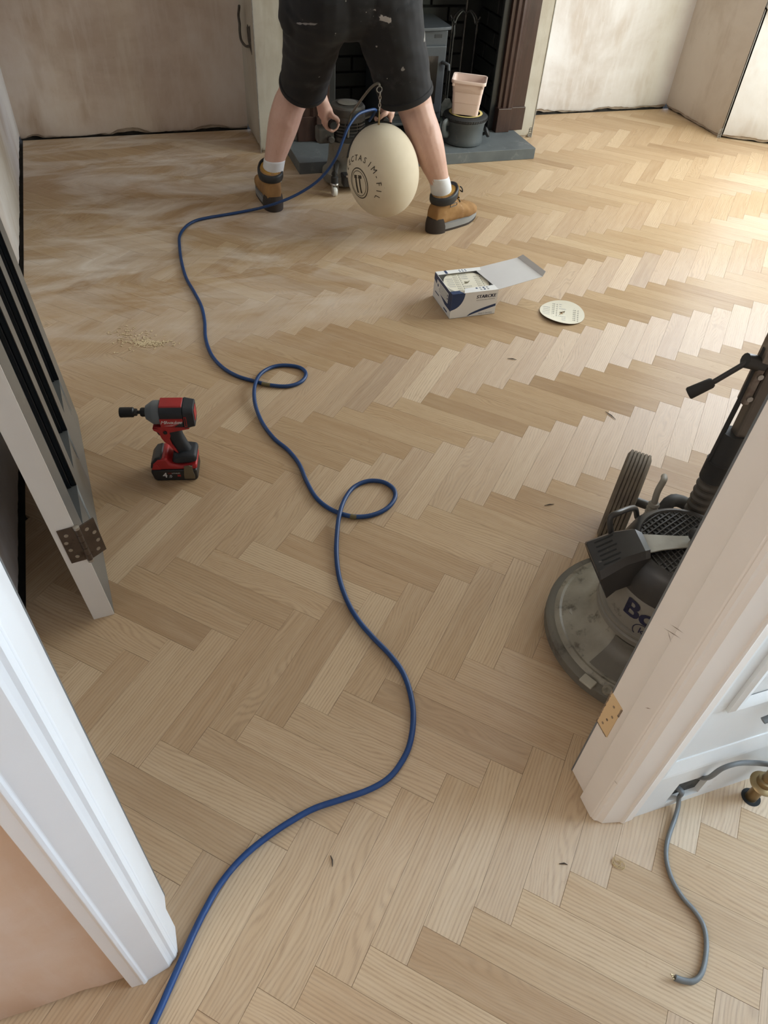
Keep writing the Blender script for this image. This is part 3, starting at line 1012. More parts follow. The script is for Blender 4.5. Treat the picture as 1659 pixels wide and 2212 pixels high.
def bead(x, y, z0, z1, label, mesh=False):
    t = MB()
    t.box(x - 0.002, x + 0.002, y - 0.002, y + 0.002, z0, z1)
    if mesh:
        z = 0.004
        while z < 0.05:
            t.box(x - 0.020, x - 0.002, y + 0.001, y + 0.002, z, z + 0.003)
            t.box(x - 0.001, x + 0.001, y, y + 0.02, z, z + 0.003)
            z += 0.009
        t.box(x - 0.021, x - 0.018, y + 0.001, y + 0.002, 0.002, 0.05)
    o = t.build('corner_bead', GALV)
    tag(lift(o, (x, y, z0)), label, 'corner bead')


bead(CX0 - 0.0, YC - 0.001, 0.0, 1.6, 'thin steel corner bead on the chimney breast next to the alcove with the socket hole')
bead(CX1, YC - 0.001, 0.001, 1.6, 'thin steel corner bead with torn mesh beside the mahogany pilaster', True)
bead(3.466, 3.838, 0.001, 0.655, 'thin steel corner bead with torn mesh below the bay window sill', True)

# ------------------------------------------------------------------ person bending over the edge sander
def voxel(mb, name, size, smooth_it=6, wobble=None):
    """fuse overlapping closed shapes into one continuous skin"""
    me = bpy.data.meshes.new(name)
    me.from_pydata([tuple(p) for p in mb.v], [], mb.f)
    bm = bmesh.new()
    bm.from_mesh(me)
    bmesh.ops.recalc_face_normals(bm, faces=bm.faces)
    bm.to_mesh(me)
    bm.free()
    o = bpy.data.objects.new(name, me)
    COL.objects.link(o)
    r = o.modifiers.new('r', 'REMESH')
    r.mode = 'VOXEL'
    r.voxel_size = size
    s = o.modifiers.new('s', 'SMOOTH')
    s.factor = 0.5
    s.iterations = smooth_it
    dg = bpy.context.evaluated_depsgraph_get()
    out = bpy.data.meshes.new_from_object(o.evaluated_get(dg))
    bpy.data.objects.remove(o)
    if wobble:
        out.calc_loop_triangles()
        ns = [v.normal.copy() for v in out.vertices]
        for v, n in zip(out.vertices, ns):
            v.co += n * wobble(v.co)
    out.name = name
    return out


m_, nt_, b_ = newmat('skin')
v_ = coords(nt_, 'Object')
c_ = ramp(nt_, noise_(nt_, v_, 9, 5, 0.6), [(0.3, (0.53, 0.32, 0.255)), (0.55, (0.59, 0.375, 0.305)), (0.75, (0.63, 0.42, 0.35))])
c_ = mixc(nt_, math_(nt_, 'MULTIPLY', ramp(nt_, noise_(nt_, coords(nt_, 'Object', (1, 1, 0.3)), 160, 3), [(0.60, (0, 0, 0)), (0.72, (1, 1, 1))]), 0.22), c_, (0.30, 0.18, 0.12))
nt_.links.new(c_, b_.inputs['Base Color'])
b_.inputs['Roughness'].default_value = 0.5
b_.inputs['Subsurface Weight'].default_value = 0.08
b_.inputs['Subsurface Radius'].default_value = (0.02, 0.008, 0.005)
b_.inputs['Subsurface Scale'].default_value = 0.3
SKIN = m_


def leg_path(rows):
    return [on(x, y, 1, Y) for x, y, Y, r in rows], [r for *_, r in rows]


LEGL = [(587, 392, 3.378, 0.036), (589, 372, 3.380, 0.039), (593, 344, 3.385, 0.045), (602, 308, 3.390, 0.056), (610, 276, 3.395, 0.065), (617, 250, 3.400, 0.068), (625, 225, 3.405, 0.068), (636, 202, 3.410, 0.069)]
LEGR = [(956, 420, 2.995, 0.040), (952, 402, 2.998, 0.041), (946, 380, 3.00, 0.046), (936, 350, 3.010, 0.057), (924, 314, 3.025, 0.068), (913, 282, 3.045, 0.071), (904, 255, 3.065, 0.070), (894, 222, 3.09, 0.074)]
hipL, hipR = Vector((0.800, 3.10, 0.84)), Vector((1.035, 3.07, 0.84))
body = MB()
KN = []
for rows, hip in ((LEGL, hipL), (LEGR, hipR)):
    P, R = leg_path(rows)
    KN.append(P[-1].copy())
    P += [P[-1].lerp(hip, 0.35), P[-1].lerp(hip, 0.7), hip]
    R += [0.082, 0.092, 0.098]
    PP = smooth_path(P, 4)
    RR = [q.x for q in smooth_path([(r, 0, 0) for r in R], 4)]
    body.tube(PP, RR, 18)
    # calf muscle towards the back of the leg, heel end
    a = P[4].lerp(P[5], 0.5)
    body.ball(tuple(a + Vector((0.0, -0.014, 0.0))), (0.055, 0.055, 0.085), 16)
    # foot inside the boot
    body.ball((P[0].x, P[0].y, 0.075), (0.04, 0.04, 0.05), 12)
pel = Vector((0.918, 3.10, 0.885))
body.ball(tuple(pel), (0.165, 0.12, 0.15), 20)
chest = Vector((0.955, 3.50, 1.06))
neck = Vector((0.965, 3.70, 1.06))
body.tube(smooth_path([pel + Vector((0, 0.02, 0.02)), pel.lerp(chest, 0.5) + Vector((0, 0, 0.02)), chest, neck], 5), [0.135, 0.135, 0.132, 0.130, 0.128, 0.128, 0.13, 0.135, 0.14, 0.145, 0.145, 0.14, 0.13, 0.10, 0.07, 0.06], 18)
head = Vector((0.975, 3.845, 1.045))
body.tube([neck - Vector((0, 0.03, 0)), head], [0.058, 0.055], 14)
HR = Matrix.Translation(head) @ Matrix.Rotation(math.radians(-70), 4, 'X')
body.ball((0, 0, 0.02), (0.074, 0.095, 0.112), 20, HR)
body.ball((0, 0.07, -0.035), (0.050, 0.045, 0.058), 14, HR)      # jaw, face looks down at the machine
body.ball((0, 0.102, 0.0), (0.013, 0.020, 0.022), 10, HR)         # nose
body.ball((0, 0.098, -0.045), (0.022, 0.010, 0.007), 10, HR)      # mouth
for s in (-1, 1):
    body.ball((s * 0.078, -0.005, 0.0), (0.010, 0.018, 0.030), 10, HR)
    body.ball((s * 0.030, 0.085, 0.022), (0.016, 0.012, 0.010), 10, HR)

GRL, GRR = Vector((0.928, 3.47, 0.318)), Vector((1.176, 3.47, 0.322))   # grips of the sander
for s, grip, sh, el, wr in ((-1, GRL, Vector((0.80, 3.58, 1.03)), on(655, 128, 1, 3.57), on(697, 224, 1, 3.50)), (1, GRR, Vector((1.13, 3.56, 1.03)), on(850, 110, 1, 3.57), on(835, 214, 1, 3.50))):
    arm = smooth_path([sh, sh.lerp(el, 0.5), el, el.lerp(wr, 0.35), el.lerp(wr, 0.7), wr], 4)
    rr = [q.x for q in smooth_path([(r, 0, 0) for r in (0.062, 0.054, 0.046, 0.047, 0.038, 0.030)], 4)]
    body.tube(arm, rr, 16)
    body.ball(tuple(sh), 0.068, 14)
    ring = 0.0285

    def gp(th, y, r=ring):                 # th from the inner side over the top to the outer side
        return Vector((grip.x - s * -1 * 0 + (-s) * r * math.cos(math.radians(th)), grip.y + y, grip.z + r * math.sin(math.radians(th))))
    back = gp(125, 0.0, 0.040)
    body.tube(smooth_path([wr, wr.lerp(back, 0.55), back, gp(165, 0, 0.040)], 5), [q.x for q in smooth_path([(0.030, 0, 0), (0.033, 0, 0), (0.034, 0, 0), (0.026, 0, 0)], 5)], 16)
    for y in (-0.026, -0.009, 0.009, 0.026):
        body.ball(tuple(gp(150, y, 0.036)), (0.018, 0.012, 0.020), 10)
    for k, (y, r, end) in enumerate(((-0.0315, 0.0088, 352), (-0.0105, 0.0092, 362), (0.0105, 0.0090, 358), (0.0315, 0.0078, 345))):
        ths = [150 + (end - 150) * q / 10 for q in range(11)]
        body.tube([gp(t, y * (1 - 0.0 * q), ring + (0.004 if q in (3, 6) else 0)) for q, t in enumerate(ths)], [r * (1.1 - 0.025 * q) for q in range(11)], 10)
        body.ball(tuple(gp(ths[-1], y)), r * 0.86, 8)
    th_pts = smooth_path([wr.lerp(back, 0.55) + Vector((-s * 0.020, -0.012, 0)), gp(95, -0.040, 0.034), gp(55, -0.046, 0.030), gp(22, -0.040, 0.028)], 4)
    body.tube(th_pts, [0.0145 - 0.0005 * i for i in range(len(th_pts))], 10)
    body.ball(tuple(th_pts[-1]), 0.0085, 8)

base = Vector((0.95, 3.2, 0.0))
person = thing('person', 'person in black work shorts and tan boots bending over the edge sander', 'person', tuple(base))
bo = link('body', voxel(body, 'body', 0.0042, 5), SKIN, None, smooth=180)
under(person, bo)
HAIR = pm('short_brown_hair', (0.06, 0.038, 0.022), 0.7, col2=(0.03, 0.02, 0.012), vscale=60, stretch=(1, 1, 0.2), bump=0.5, bscale=200)
hb = MB().ball((0, -0.012, 0.035), (0.080, 0.098, 0.106), 22, HR)
hb.ball((0, -0.05, -0.02), (0.066, 0.058, 0.06), 18, HR)
under(person, link('hair', voxel(hb, 'hair', 0.006, 4, lambda c: 0.004 * mnoise.noise(c * 70)), HAIR, None, smooth=180))

# t-shirt
SHIRT = pm('black_cotton_shirt', (0.018, 0.018, 0.021), 0.9, col2=(0.028, 0.028, 0.032), vscale=12)
sb = MB().tube(smooth_path([pel + Vector((0, 0.0, 0.05)), pel.lerp(chest, 0.5) + Vector((0, 0, 0.02)), chest, neck - Vector((0, 0.03, 0))], 4), [0.185, 0.180, 0.176, 0.172, 0.170, 0.170, 0.170, 0.170, 0.170, 0.166, 0.150, 0.115, 0.075], 20)
for sh, el in ((Vector((0.80, 3.58, 1.03)), on(655, 128, 1, 3.57)), (Vector((1.13, 3.56, 1.03)), on(850, 110, 1, 3.57))):
    sb.ball(tuple(sh), 0.085, 14)
    sb.tube([sh, sh.lerp(el, 0.45)], [0.08, 0.075], 16)
under(person, link('t_shirt', voxel(sb, 't_shirt', 0.009, 4, lambda c: 0.006 * mnoise.noise(c * 9)), SHIRT, None, smooth=180))

# shorts
m_, nt_, b_ = newmat('black_work_shorts')
v_ = coords(nt_, 'Object')
c_ = ramp(nt_, noise_(nt_, v_, 7, 5), [(0.35, (0.0055, 0.0055, 0.0075)), (0.7, (0.0095, 0.0095, 0.0125))])
# flecks and smears of paint and filler
fl = ramp(nt_, noise_(nt_, v_, 34, 2, 0.5, 0.3), [(0.735, (0, 0, 0)), (0.75, (1, 1, 1))])
c_ = mixc(nt_, math_(nt_, 'MULTIPLY', fl, 0.8), c_, (0.38, 0.36, 0.34))
ge = N(nt_, 'ShaderNodeNewGeometry').outputs['Position']
sm = ramp(nt_, noise_(nt_, ge, 11, 6, 0.62), [(0.60, (0, 0, 0)), (0.78, (1, 1, 1))])
c_ = mixc(nt_, math_(nt_, 'MULTIPLY', sm, 0.09), c_, (0.34, 0.34, 0.36))


for cen, sx, sz, tl_, cl in ((on(828, 38, 1, 2.97), 0.034, 0.012, 0.25, (0.36, 0.34, 0.33)), (on(665, 52, 1, 3.0), 0.036, 0.004, -0.15, (0.22, 0.21, 0.21)), (on(862, 142, 1, 3.02), 0.008, 0.008, 0, (0.20, 0.19, 0.19)), (on(918, 82, 1, 3.03), 0.010, 0.018, 0.3, (0.22, 0.21, 0.20))):
    mp = N(nt_, 'ShaderNodeMapping', vector_type='TEXTURE')
    mp.inputs['Location'].default_value = cen
    mp.inputs['Rotation'].default_value = (0, tl_, 0)
    mp.inputs['Scale'].default_value = (sx, 0.2, sz)
    nt_.links.new(ge, mp.inputs[0])
    ln = N(nt_, 'ShaderNodeVectorMath', operation='LENGTH')
    nt_.links.new(mp.outputs[0], ln.inputs[0])
    k = math_(nt_, 'ADD', math_(nt_, 'MULTIPLY', ln.outputs['Value'], 0.4), math_(nt_, 'MULTIPLY', noise_(nt_, ge, 55, 4), 0.9))
    c_ = mixc(nt_, ramp(nt_, k, [(0.76, (1, 1, 1)), (0.82, (0, 0, 0))]), c_, cl)
nt_.links.new(c_, b_.inputs['Base Color'])
b_.inputs['Roughness'].default_value = 0.88
b_.inputs['Sheen Weight'].default_value = 0.04
bump_(nt_, b_, noise_(nt_, v_, 500, 2), 0.15, 0.0008)
SHORTS = m_

hemL, hemR = on(655, 186, 1, 3.375), on(877, 207, 1, 3.10)
shb = MB()
HEM = []
for hem, kn, hip, r0, s in ((hemL, KN[0], Vector((0.790, 3.11, 0.845)), 0.101, -1), (hemR, KN[1], Vector((1.03, 3.08, 0.845)), 0.112, 1)):
    ax = (hip - hem).normalized()
    pts = [hem + (hip - hem) * t for t in (0, 0.06, 0.3, 0.6, 1.0)]
    shb.tube(pts, [r0, r0, r0 * 1.03, r0 * 1.13, 0.142], 24)
    HEM.append((hem, ax, r0))
shb.ball((0.912, 3.115, 0.885), (0.245, 0.165, 0.175), 26)
shb.ball((0.810, 3.095, 0.86), (0.145, 0.145, 0.16), 20)
shb.ball((1.015, 3.085, 0.86), (0.15, 0.145, 0.16), 20)
shb.ball((0.675, 3.13, 0.80), (0.035, 0.06, 0.075), 14)       # bulging side pockets
shb.ball((1.155, 3.10, 0.74), (0.03, 0.055, 0.07), 14)
so = link('shorts', voxel(shb, 'shorts', 0.0065, 5, lambda c: 0.006 * mnoise.noise(c * 8) + 0.004 * mnoise.noise(Vector((c.x * 14, c.y * 14, c.z * 30)))), SHORTS, None, smooth=180)
under(person, so)
for hem, ax, r0 in HEM:
    q = ax.to_track_quat('Z', 'Y').to_matrix().to_4x4()
    h = MB().lathe([(r0 - 0.012, -0.001), (r0 + 0.001, -0.002), (r0 + 0.003, 0.004), (r0 + 0.003, 0.020), (r0 - 0.002, 0.024)], 40, Matrix.Translation(hem) @ q, cap=False).build('hem', SHORTS, smooth=50)
    h.parent = so

# socks and boots
SOCK = pm('white_sport_sock', (0.72, 0.74, 0.78), 0.9, col2=(0.62, 0.63, 0.66), vscale=14)
SUEDE = pm('tan_nubuck', (0.34, 0.19, 0.072), 0.88, col2=(0.25, 0.132, 0.05), vscale=11, dirt=(0.46, 0.33, 0.20), dscale=20, dlo=0.6, dhi=0.75, bump=0.3, bscale=90)
COLLAR = pm('padded_collar', (0.020, 0.022, 0.026), 0.5)
SOLEG = pm('grey_midsole', (0.20, 0.205, 0.21), 0.7, col2=(0.26, 0.26, 0.26))
SOLED = pm('dark_outsole', (0.040, 0.030, 0.025), 0.8)
LACE = pm('dark_lace', (0.02, 0.018, 0.016), 0.8)
LINING = pm('mustard_lining', (0.42, 0.235, 0.05), 0.9)


def boot(px, py, ang):
    B = bpy.data.objects.new('boot', None)
    COL.objects.link(B)
    B.parent = person
    B.empty_display_size = 0.05
    B.location = Vector((px, py, 0)) - base
    B.rotation_euler = (0, 0, ang)
    B.scale = (0.94, 0.98, 1.0)
    # foot: rings along x (toe +x); half width, bottom, top
    up = MB()
    sec = [(-0.080, 0.016, 0.040, 0.075), (-0.074, 0.032, 0.026, 0.120), (-0.045, 0.040, 0.024, 0.145), (0.0, 0.042, 0.024, 0.150), (0.045, 0.044, 0.024, 0.130), (0.085, 0.048, 0.024, 0.103), (0.130, 0.052, 0.024, 0.090), (0.170, 0.051, 0.024, 0.085), (0.200, 0.043, 0.028, 0.074), (0.218, 0.026, 0.034, 0.058)]
    rings = []
    for x, hw, b0, t0 in sec:
        ring = []
        for k in range(20):
            a = 2 * math.pi * k / 20
            cy, cz = math.cos(a), math.sin(a)
            cy = math.copysign(abs(cy) ** 0.75, cy)
            cz = math.copysign(abs(cz) ** (0.6 if cz < 0 else 0.9), cz)
            ring.append((x, hw * cy, (b0 + t0) / 2 + (t0 - b0) / 2 * cz))
        rings.append(ring)
    up.loft(rings)
    sh = []
    for z, cx_, rx_, ry_ in ((0.07, -0.012, 0.062, 0.040), (0.11, -0.010, 0.062, 0.043), (0.145, -0.008, 0.065, 0.049), (0.165, -0.006, 0.067, 0.052)):
        sh.append([(cx_ + rx_ * math.cos(2 * math.pi * k / 24), ry_ * math.sin(2 * math.pi * k / 24), z + 0.010 * math.cos(2 * math.pi * k / 24)) for k in range(24)])
    up.loft(sh)
    uo = link('boot_upper', voxel(up, 'boot_upper', 0.0045, 4, lambda c: 0.0016 * mnoise.noise(c * 45)), SUEDE, B, smooth=180)
    rings = []
    for r, z in ((0.98, 0.128), (1.10, 0.131), (1.16, 0.142), (1.16, 0.160), (1.08, 0.170), (0.96, 0.168), (0.90, 0.156)):
        rings.append([(-0.006 + r * 0.064 * math.cos(q), r * 0.050 * math.sin(q), z + (0.012 + 0.006 * (z > 0.15)) * math.cos(q) + 0.003 * math.cos(2 * q)) for q in [2 * math.pi * k / 32 for k in range(32)]])
    MB().loft(rings, cap=False).build('collar', COLLAR, B, smooth=180)
    MB().loft([[(-0.006 + r * 0.058 * math.cos(2 * math.pi * k / 24), r * 0.043 * math.sin(2 * math.pi * k / 24), z + 0.012 * math.cos(2 * math.pi * k / 24)) for k in range(24)] for r, z in ((1.0, 0.168), (0.97, 0.160), (0.6, 0.150))], cap=True).build('lining', LINING, B, smooth=60)
    MB().loft([[(x, y, z) for y in (-w, -w * 0.5, 0, w * 0.5, w)] + [(x + 0.006, y, z) for y in (w, w * 0.5, 0, -w * 0.5, -w)] for x, w, z in ((0.070, 0.024, 0.12), (0.062, 0.028, 0.16), (0.060, 0.027, 0.180), (0.059, 0.018, 0.188))]).build('tongue', LINING, B, smooth=60)
    # soles

    def outline(s, x0=-0.09, x1=0.226):
        pts = []
        for k in range(36):
            a = 2 * math.pi * k / 36
            x = (x0 + x1) / 2 + (x1 - x0) / 2 * math.copysign(abs(math.cos(a)) ** 0.8, math.cos(a))
            w = 0.043 + 0.012 * max(0, min(1, (x + 0.02) / 0.15))
            pts.append((x, s * w * math.copysign(abs(math.sin(a)) ** 0.7, math.sin(a))))
        return pts

    def toe(x):
        return 0.016 * max(0, (x - 0.12) / 0.1) ** 2
    for nm, mt, z0, z1, s0, s1 in (('outsole', SOLED, 0.0, 0.011, 0.98, 1.0), ('midsole', SOLEG, 0.011, 0.034, 1.0, 0.97)):
        r0 = [(x, y, z0 + toe(x)) for x, y in outline(s0)]
        r1 = [(x, y, z1 + toe(x) + (0.010 * max(0, (-x - 0.0) / 0.09) if nm == 'midsole' else 0)) for x, y in outline(s1)]
        MB().loft([r0, r1]).build(nm, mt, B, smooth=40)
    # heel counter
    hc = []
    for z, s in ((0.0, 1.02), (0.030, 1.05), (0.052, 1.0), (0.064, 0.92)):
        ring = []
        for k in range(15):
            a = math.radians(85 + 190 * k / 14)
            lim = -0.018 - z * 0.35
            ring.append((min(lim, -0.030 + 0.064 * s * math.cos(a)), 0.046 * s * math.sin(a), z))
        hc.append(ring)
    MB().loft(hc).build('heel_counter', SOLED, B, smooth=60)
    for k in range(4):
        z = 0.108 + 0.020 * k
        x = 0.082 - 0.010 * k
        MB().tube(smooth_path([(x - 0.004, -0.030, z + 0.002), (x + 0.005, -0.012, z + 0.006), (x + 0.006, 0.012, z + 0.004), (x - 0.004, 0.030, z)], 3), 0.0032, 6).build('lace', LACE, B, smooth=60)
    MB().tube(smooth_path([(0.062, -0.006, 0.175), (0.086, -0.020, 0.170), (0.092, -0.026, 0.150), (0.080, -0.012, 0.160)], 4), 0.003, 6).build('lace', LACE, B, smooth=60)
    # embossed side badge
    y = -0.0485
    loop_ = []
    for k in range(25):
        a = 2 * math.pi * k / 24
        loop_.append((0.012 + math.copysign(abs(math.cos(a)) ** 0.4, math.cos(a)) * 0.023, y, 0.118 + math.copysign(abs(math.sin(a)) ** 0.4, math.sin(a)) * 0.0065))
    MB().tube(loop_, 0.0016, 6).build('badge', COLLAR, B, smooth=60)
    return B


boot(0.622, 3.380, math.radians(90))
boot(1.322, 2.992, math.radians(25))
for rows, zt in ((LEGL, 0), (LEGR, 0)):
    P, R = leg_path(rows)
    P = smooth_path([Vector((P[0].x, P[0].y, 0.11)), P[1], P[2]], 6)
    top = P[-1] if rows is LEGL else P[-1]
    mb = MB()
    rings = []
    for i, p in enumerate(P):
        r = 0.0445 + 0.003 * i / len(P)
        rings.append([(p.x + (r + 0.0012 * (k % 2)) * math.cos(2 * math.pi * k / 52), p.y + (r + 0.0012 * (k % 2)) * math.sin(2 * math.pi * k / 52), p.z) for k in range(52)])
    p = P[-1]
    rings.append([(p.x + 0.044 * math.cos(2 * math.pi * k / 52), p.y + 0.044 * math.sin(2 * math.pi * k / 52), p.z + 0.002) for k in range(52)])
    under(person, mb.loft(rings, cap=False).build('sock', SOCK, smooth=80))

# ------------------------------------------------------------------ edge sander with its inflated dust bag
ALU = pm('dusty_cast_alloy', (0.20, 0.195, 0.175), 0.5, metal=0.35, col2=(0.28, 0.27, 0.24), vscale=12, dirt=(0.10, 0.095, 0.085), dscale=22, dlo=0.58, dhi=0.72)
ALUD = pm('grimy_dark_alloy', (0.070, 0.070, 0.072), 0.5, metal=0.3, col2=(0.12, 0.118, 0.11), vscale=14, dirt=(0.20, 0.19, 0.17), dscale=18, dlo=0.6, dhi=0.75)
BLK = pm('black_plastic', (0.018, 0.018, 0.019), 0.45, col2=(0.028, 0.027, 0.027), dirt=(0.09, 0.085, 0.078), dscale=26, dlo=0.62, dhi=0.8)
BLKR = pm('black_rubber', (0.022, 0.022, 0.022), 0.7)
STEEL = pm('bright_steel', (0.55, 0.54, 0.52), 0.28, metal=1.0, col2=(0.40, 0.39, 0.37), vscale=20)
BRASS = pm('tarnished_brass', (0.34, 0.25, 0.13), 0.38, metal=0.9, col2=(0.24, 0.17, 0.09), vscale=20)
CANVAS = None
m_, nt_, b_ = newmat('cream_dust_bag_cloth')
v_ = coords(nt_, 'Object')
c_ = ramp(nt_, noise_(nt_, v_, 3.0, 5, 0.6), [(0.3, (0.58, 0.50, 0.37)), (0.6, (0.65, 0.575, 0.45)), (0.8, (0.53, 0.45, 0.325))])
c_ = mixc(nt_, math_(nt_, 'MULTIPLY', ramp(nt_, noise_(nt_, v_, 60, 3, 0.7), [(0.74, (0, 0, 0)), (0.77, (1, 1, 1))]), 0.6), c_, (0.22, 0.17, 0.10))
nt_.links.new(c_, b_.inputs['Base Color'])
b_.inputs['Roughness'].default_value = 0.85
b_.inputs['Sheen Weight'].default_value = 0.1
CANVAS = m_

ex, ey = 1.040, 3.585
sand = thing('edge_sander', 'grimy alloy floor edge sander with a swollen cream dust bag hung on a chain', 'edge sander', (ex, ey, 0.0))
TE = Matrix.Translation((ex, ey, 0))
under(sand, MB().lathe([(0.116, 0.018), (0.120, 0.030), (0.118, 0.060), (0.098, 0.078), (0.090, 0.120), (0.086, 0.190), (0.090, 0.205), (0.001, 0.206)], 40, TE).build('lower_housing', ALU, smooth=40))
mot = under(sand, MB().lathe([(0.082, 0.2065), (0.084, 0.215), (0.084, 0.300), (0.080, 0.312)], 40, TE).build('motor_housing', ALUD, smooth=40))
for k in range(5):
    for a in (-0.9, -1.6, -2.3):
        s_ = MB().box(0.080, 0.0855, -0.026, 0.026, 0.228 + 0.014 * k, 0.235 + 0.014 * k, TE @ Matrix.Rotation(a, 4, 'Z')).build('vent_slot', SOOT_SHADE, mot)
cap_ = under(sand, MB().lathe([(0.080, 0.3125), (0.082, 0.318), (0.082, 0.345), (0.074, 0.354), (0.030, 0.357), (0.001, 0.357)], 40, TE).build('motor_cap', ALUD, smooth=40))
under(sand, MB().lathe([(0.001, 0.3575), (0.045, 0.3575), (0.047, 0.360), (0.030, 0.364), (0.001, 0.365)], 24, TE).build('cap_disc', pm('dusty_cap', (0.24, 0.235, 0.22), 0.7, col2=(0.14, 0.14, 0.13)), smooth=40))
# black foot box and castor towards the worker
under(sand, MB().box(0.985, 1.10, 3.435, 3.50, 0.030, 0.082).build('foot_box', BLK, bevel=0.006))
under(sand, MB().box(0.995, 1.09, 3.43, 3.436, 0.080, 0.088).build('foot_box_edge', STEEL))
cx_, cy_ = 0.936, 3.425
cas = under(sand, MB().lathe([(0.017, 0.060), (0.017, 0.088), (0.010, 0.092), (0.010, 0.110), (0.005, 0.112), (0.005, 0.150), (0.008, 0.152), (0.008, 0.158)], 16, Matrix.Translation((cx_, cy_, 0))).build('castor_stem', BLKR, smooth=40))
under(sand, MB().lathe([(0.019, 0.053), (0.021, 0.056), (0.019, 0.062)], 18, Matrix.Translation((cx_, cy_, 0))).build('castor_collar', STEEL, smooth=40))
for s in (-1, 1):
    under(sand, MB().prism([(cy_ - 0.010, 0.054), (cy_ - 0.014, 0.018), (cy_, 0.012), (cy_ + 0.012, 0.02), (cy_ + 0.010, 0.054)], cx_ + s * 0.0135 - 0.0015, cx_ + s * 0.0135 + 0.0015, 'x').build('castor_fork', STEEL))
under(sand, MB().lathe([(0.020, -0.010), (0.022, -0.007), (0.022, 0.007), (0.020, 0.010)], 24, Matrix.Translation((cx_, cy_, 0.022)) @ Matrix.Rotation(math.pi / 2, 4, 'Y')).build('castor_wheel', pm('white_nylon', (0.78, 0.77, 0.74), 0.5), smooth=40))
under(sand, MB().tube([(cx_, cy_ + 0.005, 0.10), (0.965, 3.50, 0.115), (0.985, 3.55, 0.115)], 0.014, 10).build('castor_arm', ALUD, smooth=50))
# side gearbox
under(sand, MB().box(0.885, 0.965, 3.53, 3.60, 0.200, 0.268).build('gearbox', ALUD, bevel=0.01, seg=3))
under(sand, MB().lathe([(0.014, 0.0), (0.016, 0.004), (0.016, 0.016), (0.012, 0.02)], 14, Matrix.Translation((0.945, 3.53, 0.222)) @ Matrix.Rotation(math.pi / 2, 4, 'X')).build('adjusting_knob', ALUD, smooth=40))
for gx, gz in ((GRL.x, GRL.z), (GRR.x, GRR.z)):
    under(sand, MB().tube([(gx, 3.415, gz - 0.002), (gx, 3.43, gz - 0.002), (gx, 3.53, gz)], [0.016, 0.0185, 0.0185], 14).build('grip', BLKR, smooth=50))
    s = -1 if gx < ex else 1
    under(sand, MB().tube(smooth_path([(gx, 3.528, gz), (gx, 3.56, gz - 0.004), (gx - s * 0.015, 3.585, gz - 0.016), (ex + s * 0.075, 3.585, gz - 0.03)], 5), 0.013, 10).build('handle_arm', ALUD, smooth=50))
# bracket tube that carries the bag
CY = 3.02
top = on(820, 186, 1, CY)
under(sand, MB().tube(smooth_path([(ex - 0.02, ey - 0.085, 0.235), (ex - 0.015, ey - 0.10, 0.33), on(765, 238, 1, 3.36), on(786, 208, 1, 3.20), on(804, 187, 1, 3.08), on(817, 180, 1, CY + 0.01), top], 6), 0.0052, 8).build('bracket_tube', pm('dull_tube', (0.26, 0.25, 0.22), 0.45, metal=0.6), smooth=60))
# ring, chain, hook
ring_ = [(top.x + 0.011 * math.cos(a), top.y, top.z - 0.012 + 0.011 * math.sin(a)) for a in [2 * math.pi * k / 16 for k in range(17)]]
ch = under(sand, MB().tube(ring_, 0.0022, 6).build('chain_ring', STEEL, smooth=60))
neckz = on(818, 272, 1, CY).z
nx = on(818, 272, 1, CY).x
z = top.z - 0.026
k = 0
while z > neckz + 0.055:
    lk = []
    for q in range(13):
        a = 2 * math.pi * q / 12
        w_, h_ = 0.0045 * math.cos(a), 0.0085 * math.sin(a)
        lk.append((top.x + (w_ if k % 2 else 0) + (nx - top.x) * 0.5, top.y - 0.006 + (0 if k % 2 else w_), z + h_))
    under(sand, MB().tube(lk, 0.0016, 5).build('chain_link', STEEL, smooth=60))
    z -= 0.0135
    k += 1
under(sand, MB().tube([(nx, CY, neckz + 0.058), (nx, CY, neckz + 0.02), (nx, CY, neckz - 0.012)], [0.003, 0.0042, 0.0042], 8).build('bag_hook', BRASS, smooth=60))
# the bag: a leaning egg drawn up to a point under the chain, with the black feed sleeve behind
bc = on(827, 368, 1, 3.0)
RB = Matrix.Translation(bc) @ Matrix.Rotation(math.radians(-9), 4, 'X') @ Matrix.Rotation(math.radians(-7), 4, 'Y')
BR = (0.151, 0.151, 0.186)


def bag_point(th, ph, out=0.0):
    """th from the bottom pole, ph round the axis"""
    z_ = -math.cos(th)
    r_ = math.sin(th) * (1.0 - 0.05 * z_)
    p = Vector(((BR[0] + out) * r_ * math.cos(ph), (BR[1] + out) * r_ * math.sin(ph), (BR[2] + out) * z_))
    q = RB @ p
    nk = Vector((nx, CY, neckz - 0.010))
    pk = math.exp(-((q - nk).length / 0.055) ** 2)
    return q + (nk - q) * 0.55 * pk


rings = []
for j in range(1, 40):
    rings.append([bag_point(math.pi * j / 40, 2 * math.pi * i / 64) for i in range(64)])
bag = under(sand, MB().loft(rings).build('dust_bag', CANVAS, smooth=80))
sl = smooth_path([bag_point(2.6, 0.4, 0.004), bag_point(2.72, 1.2, 0.006), bag_point(2.55, 2.2, 0.004), bag_point(2.25, 2.7, 0.003), bag_point(1.95, 2.95, 0.002)], 6)
sv = MB().tube(sl, 0.009, 8, flat=0.4).build('bag_sleeve_band', BLKR, bag, smooth=60)
under(sand, MB().tube(smooth_path([(ex + 0.03, ey - 0.06, 0.16), (1.07, 3.36, 0.22), (1.07, 3.22, 0.27), tuple(bc + Vector((0, 0.09, 0.05)))], 5), 0.035, 14).build('dust_outlet', BLKR, smooth=50))
INKB = pm('brown_black_print', (0.035, 0.026, 0.018), 0.8, col2=(0.06, 0.045, 0.03))


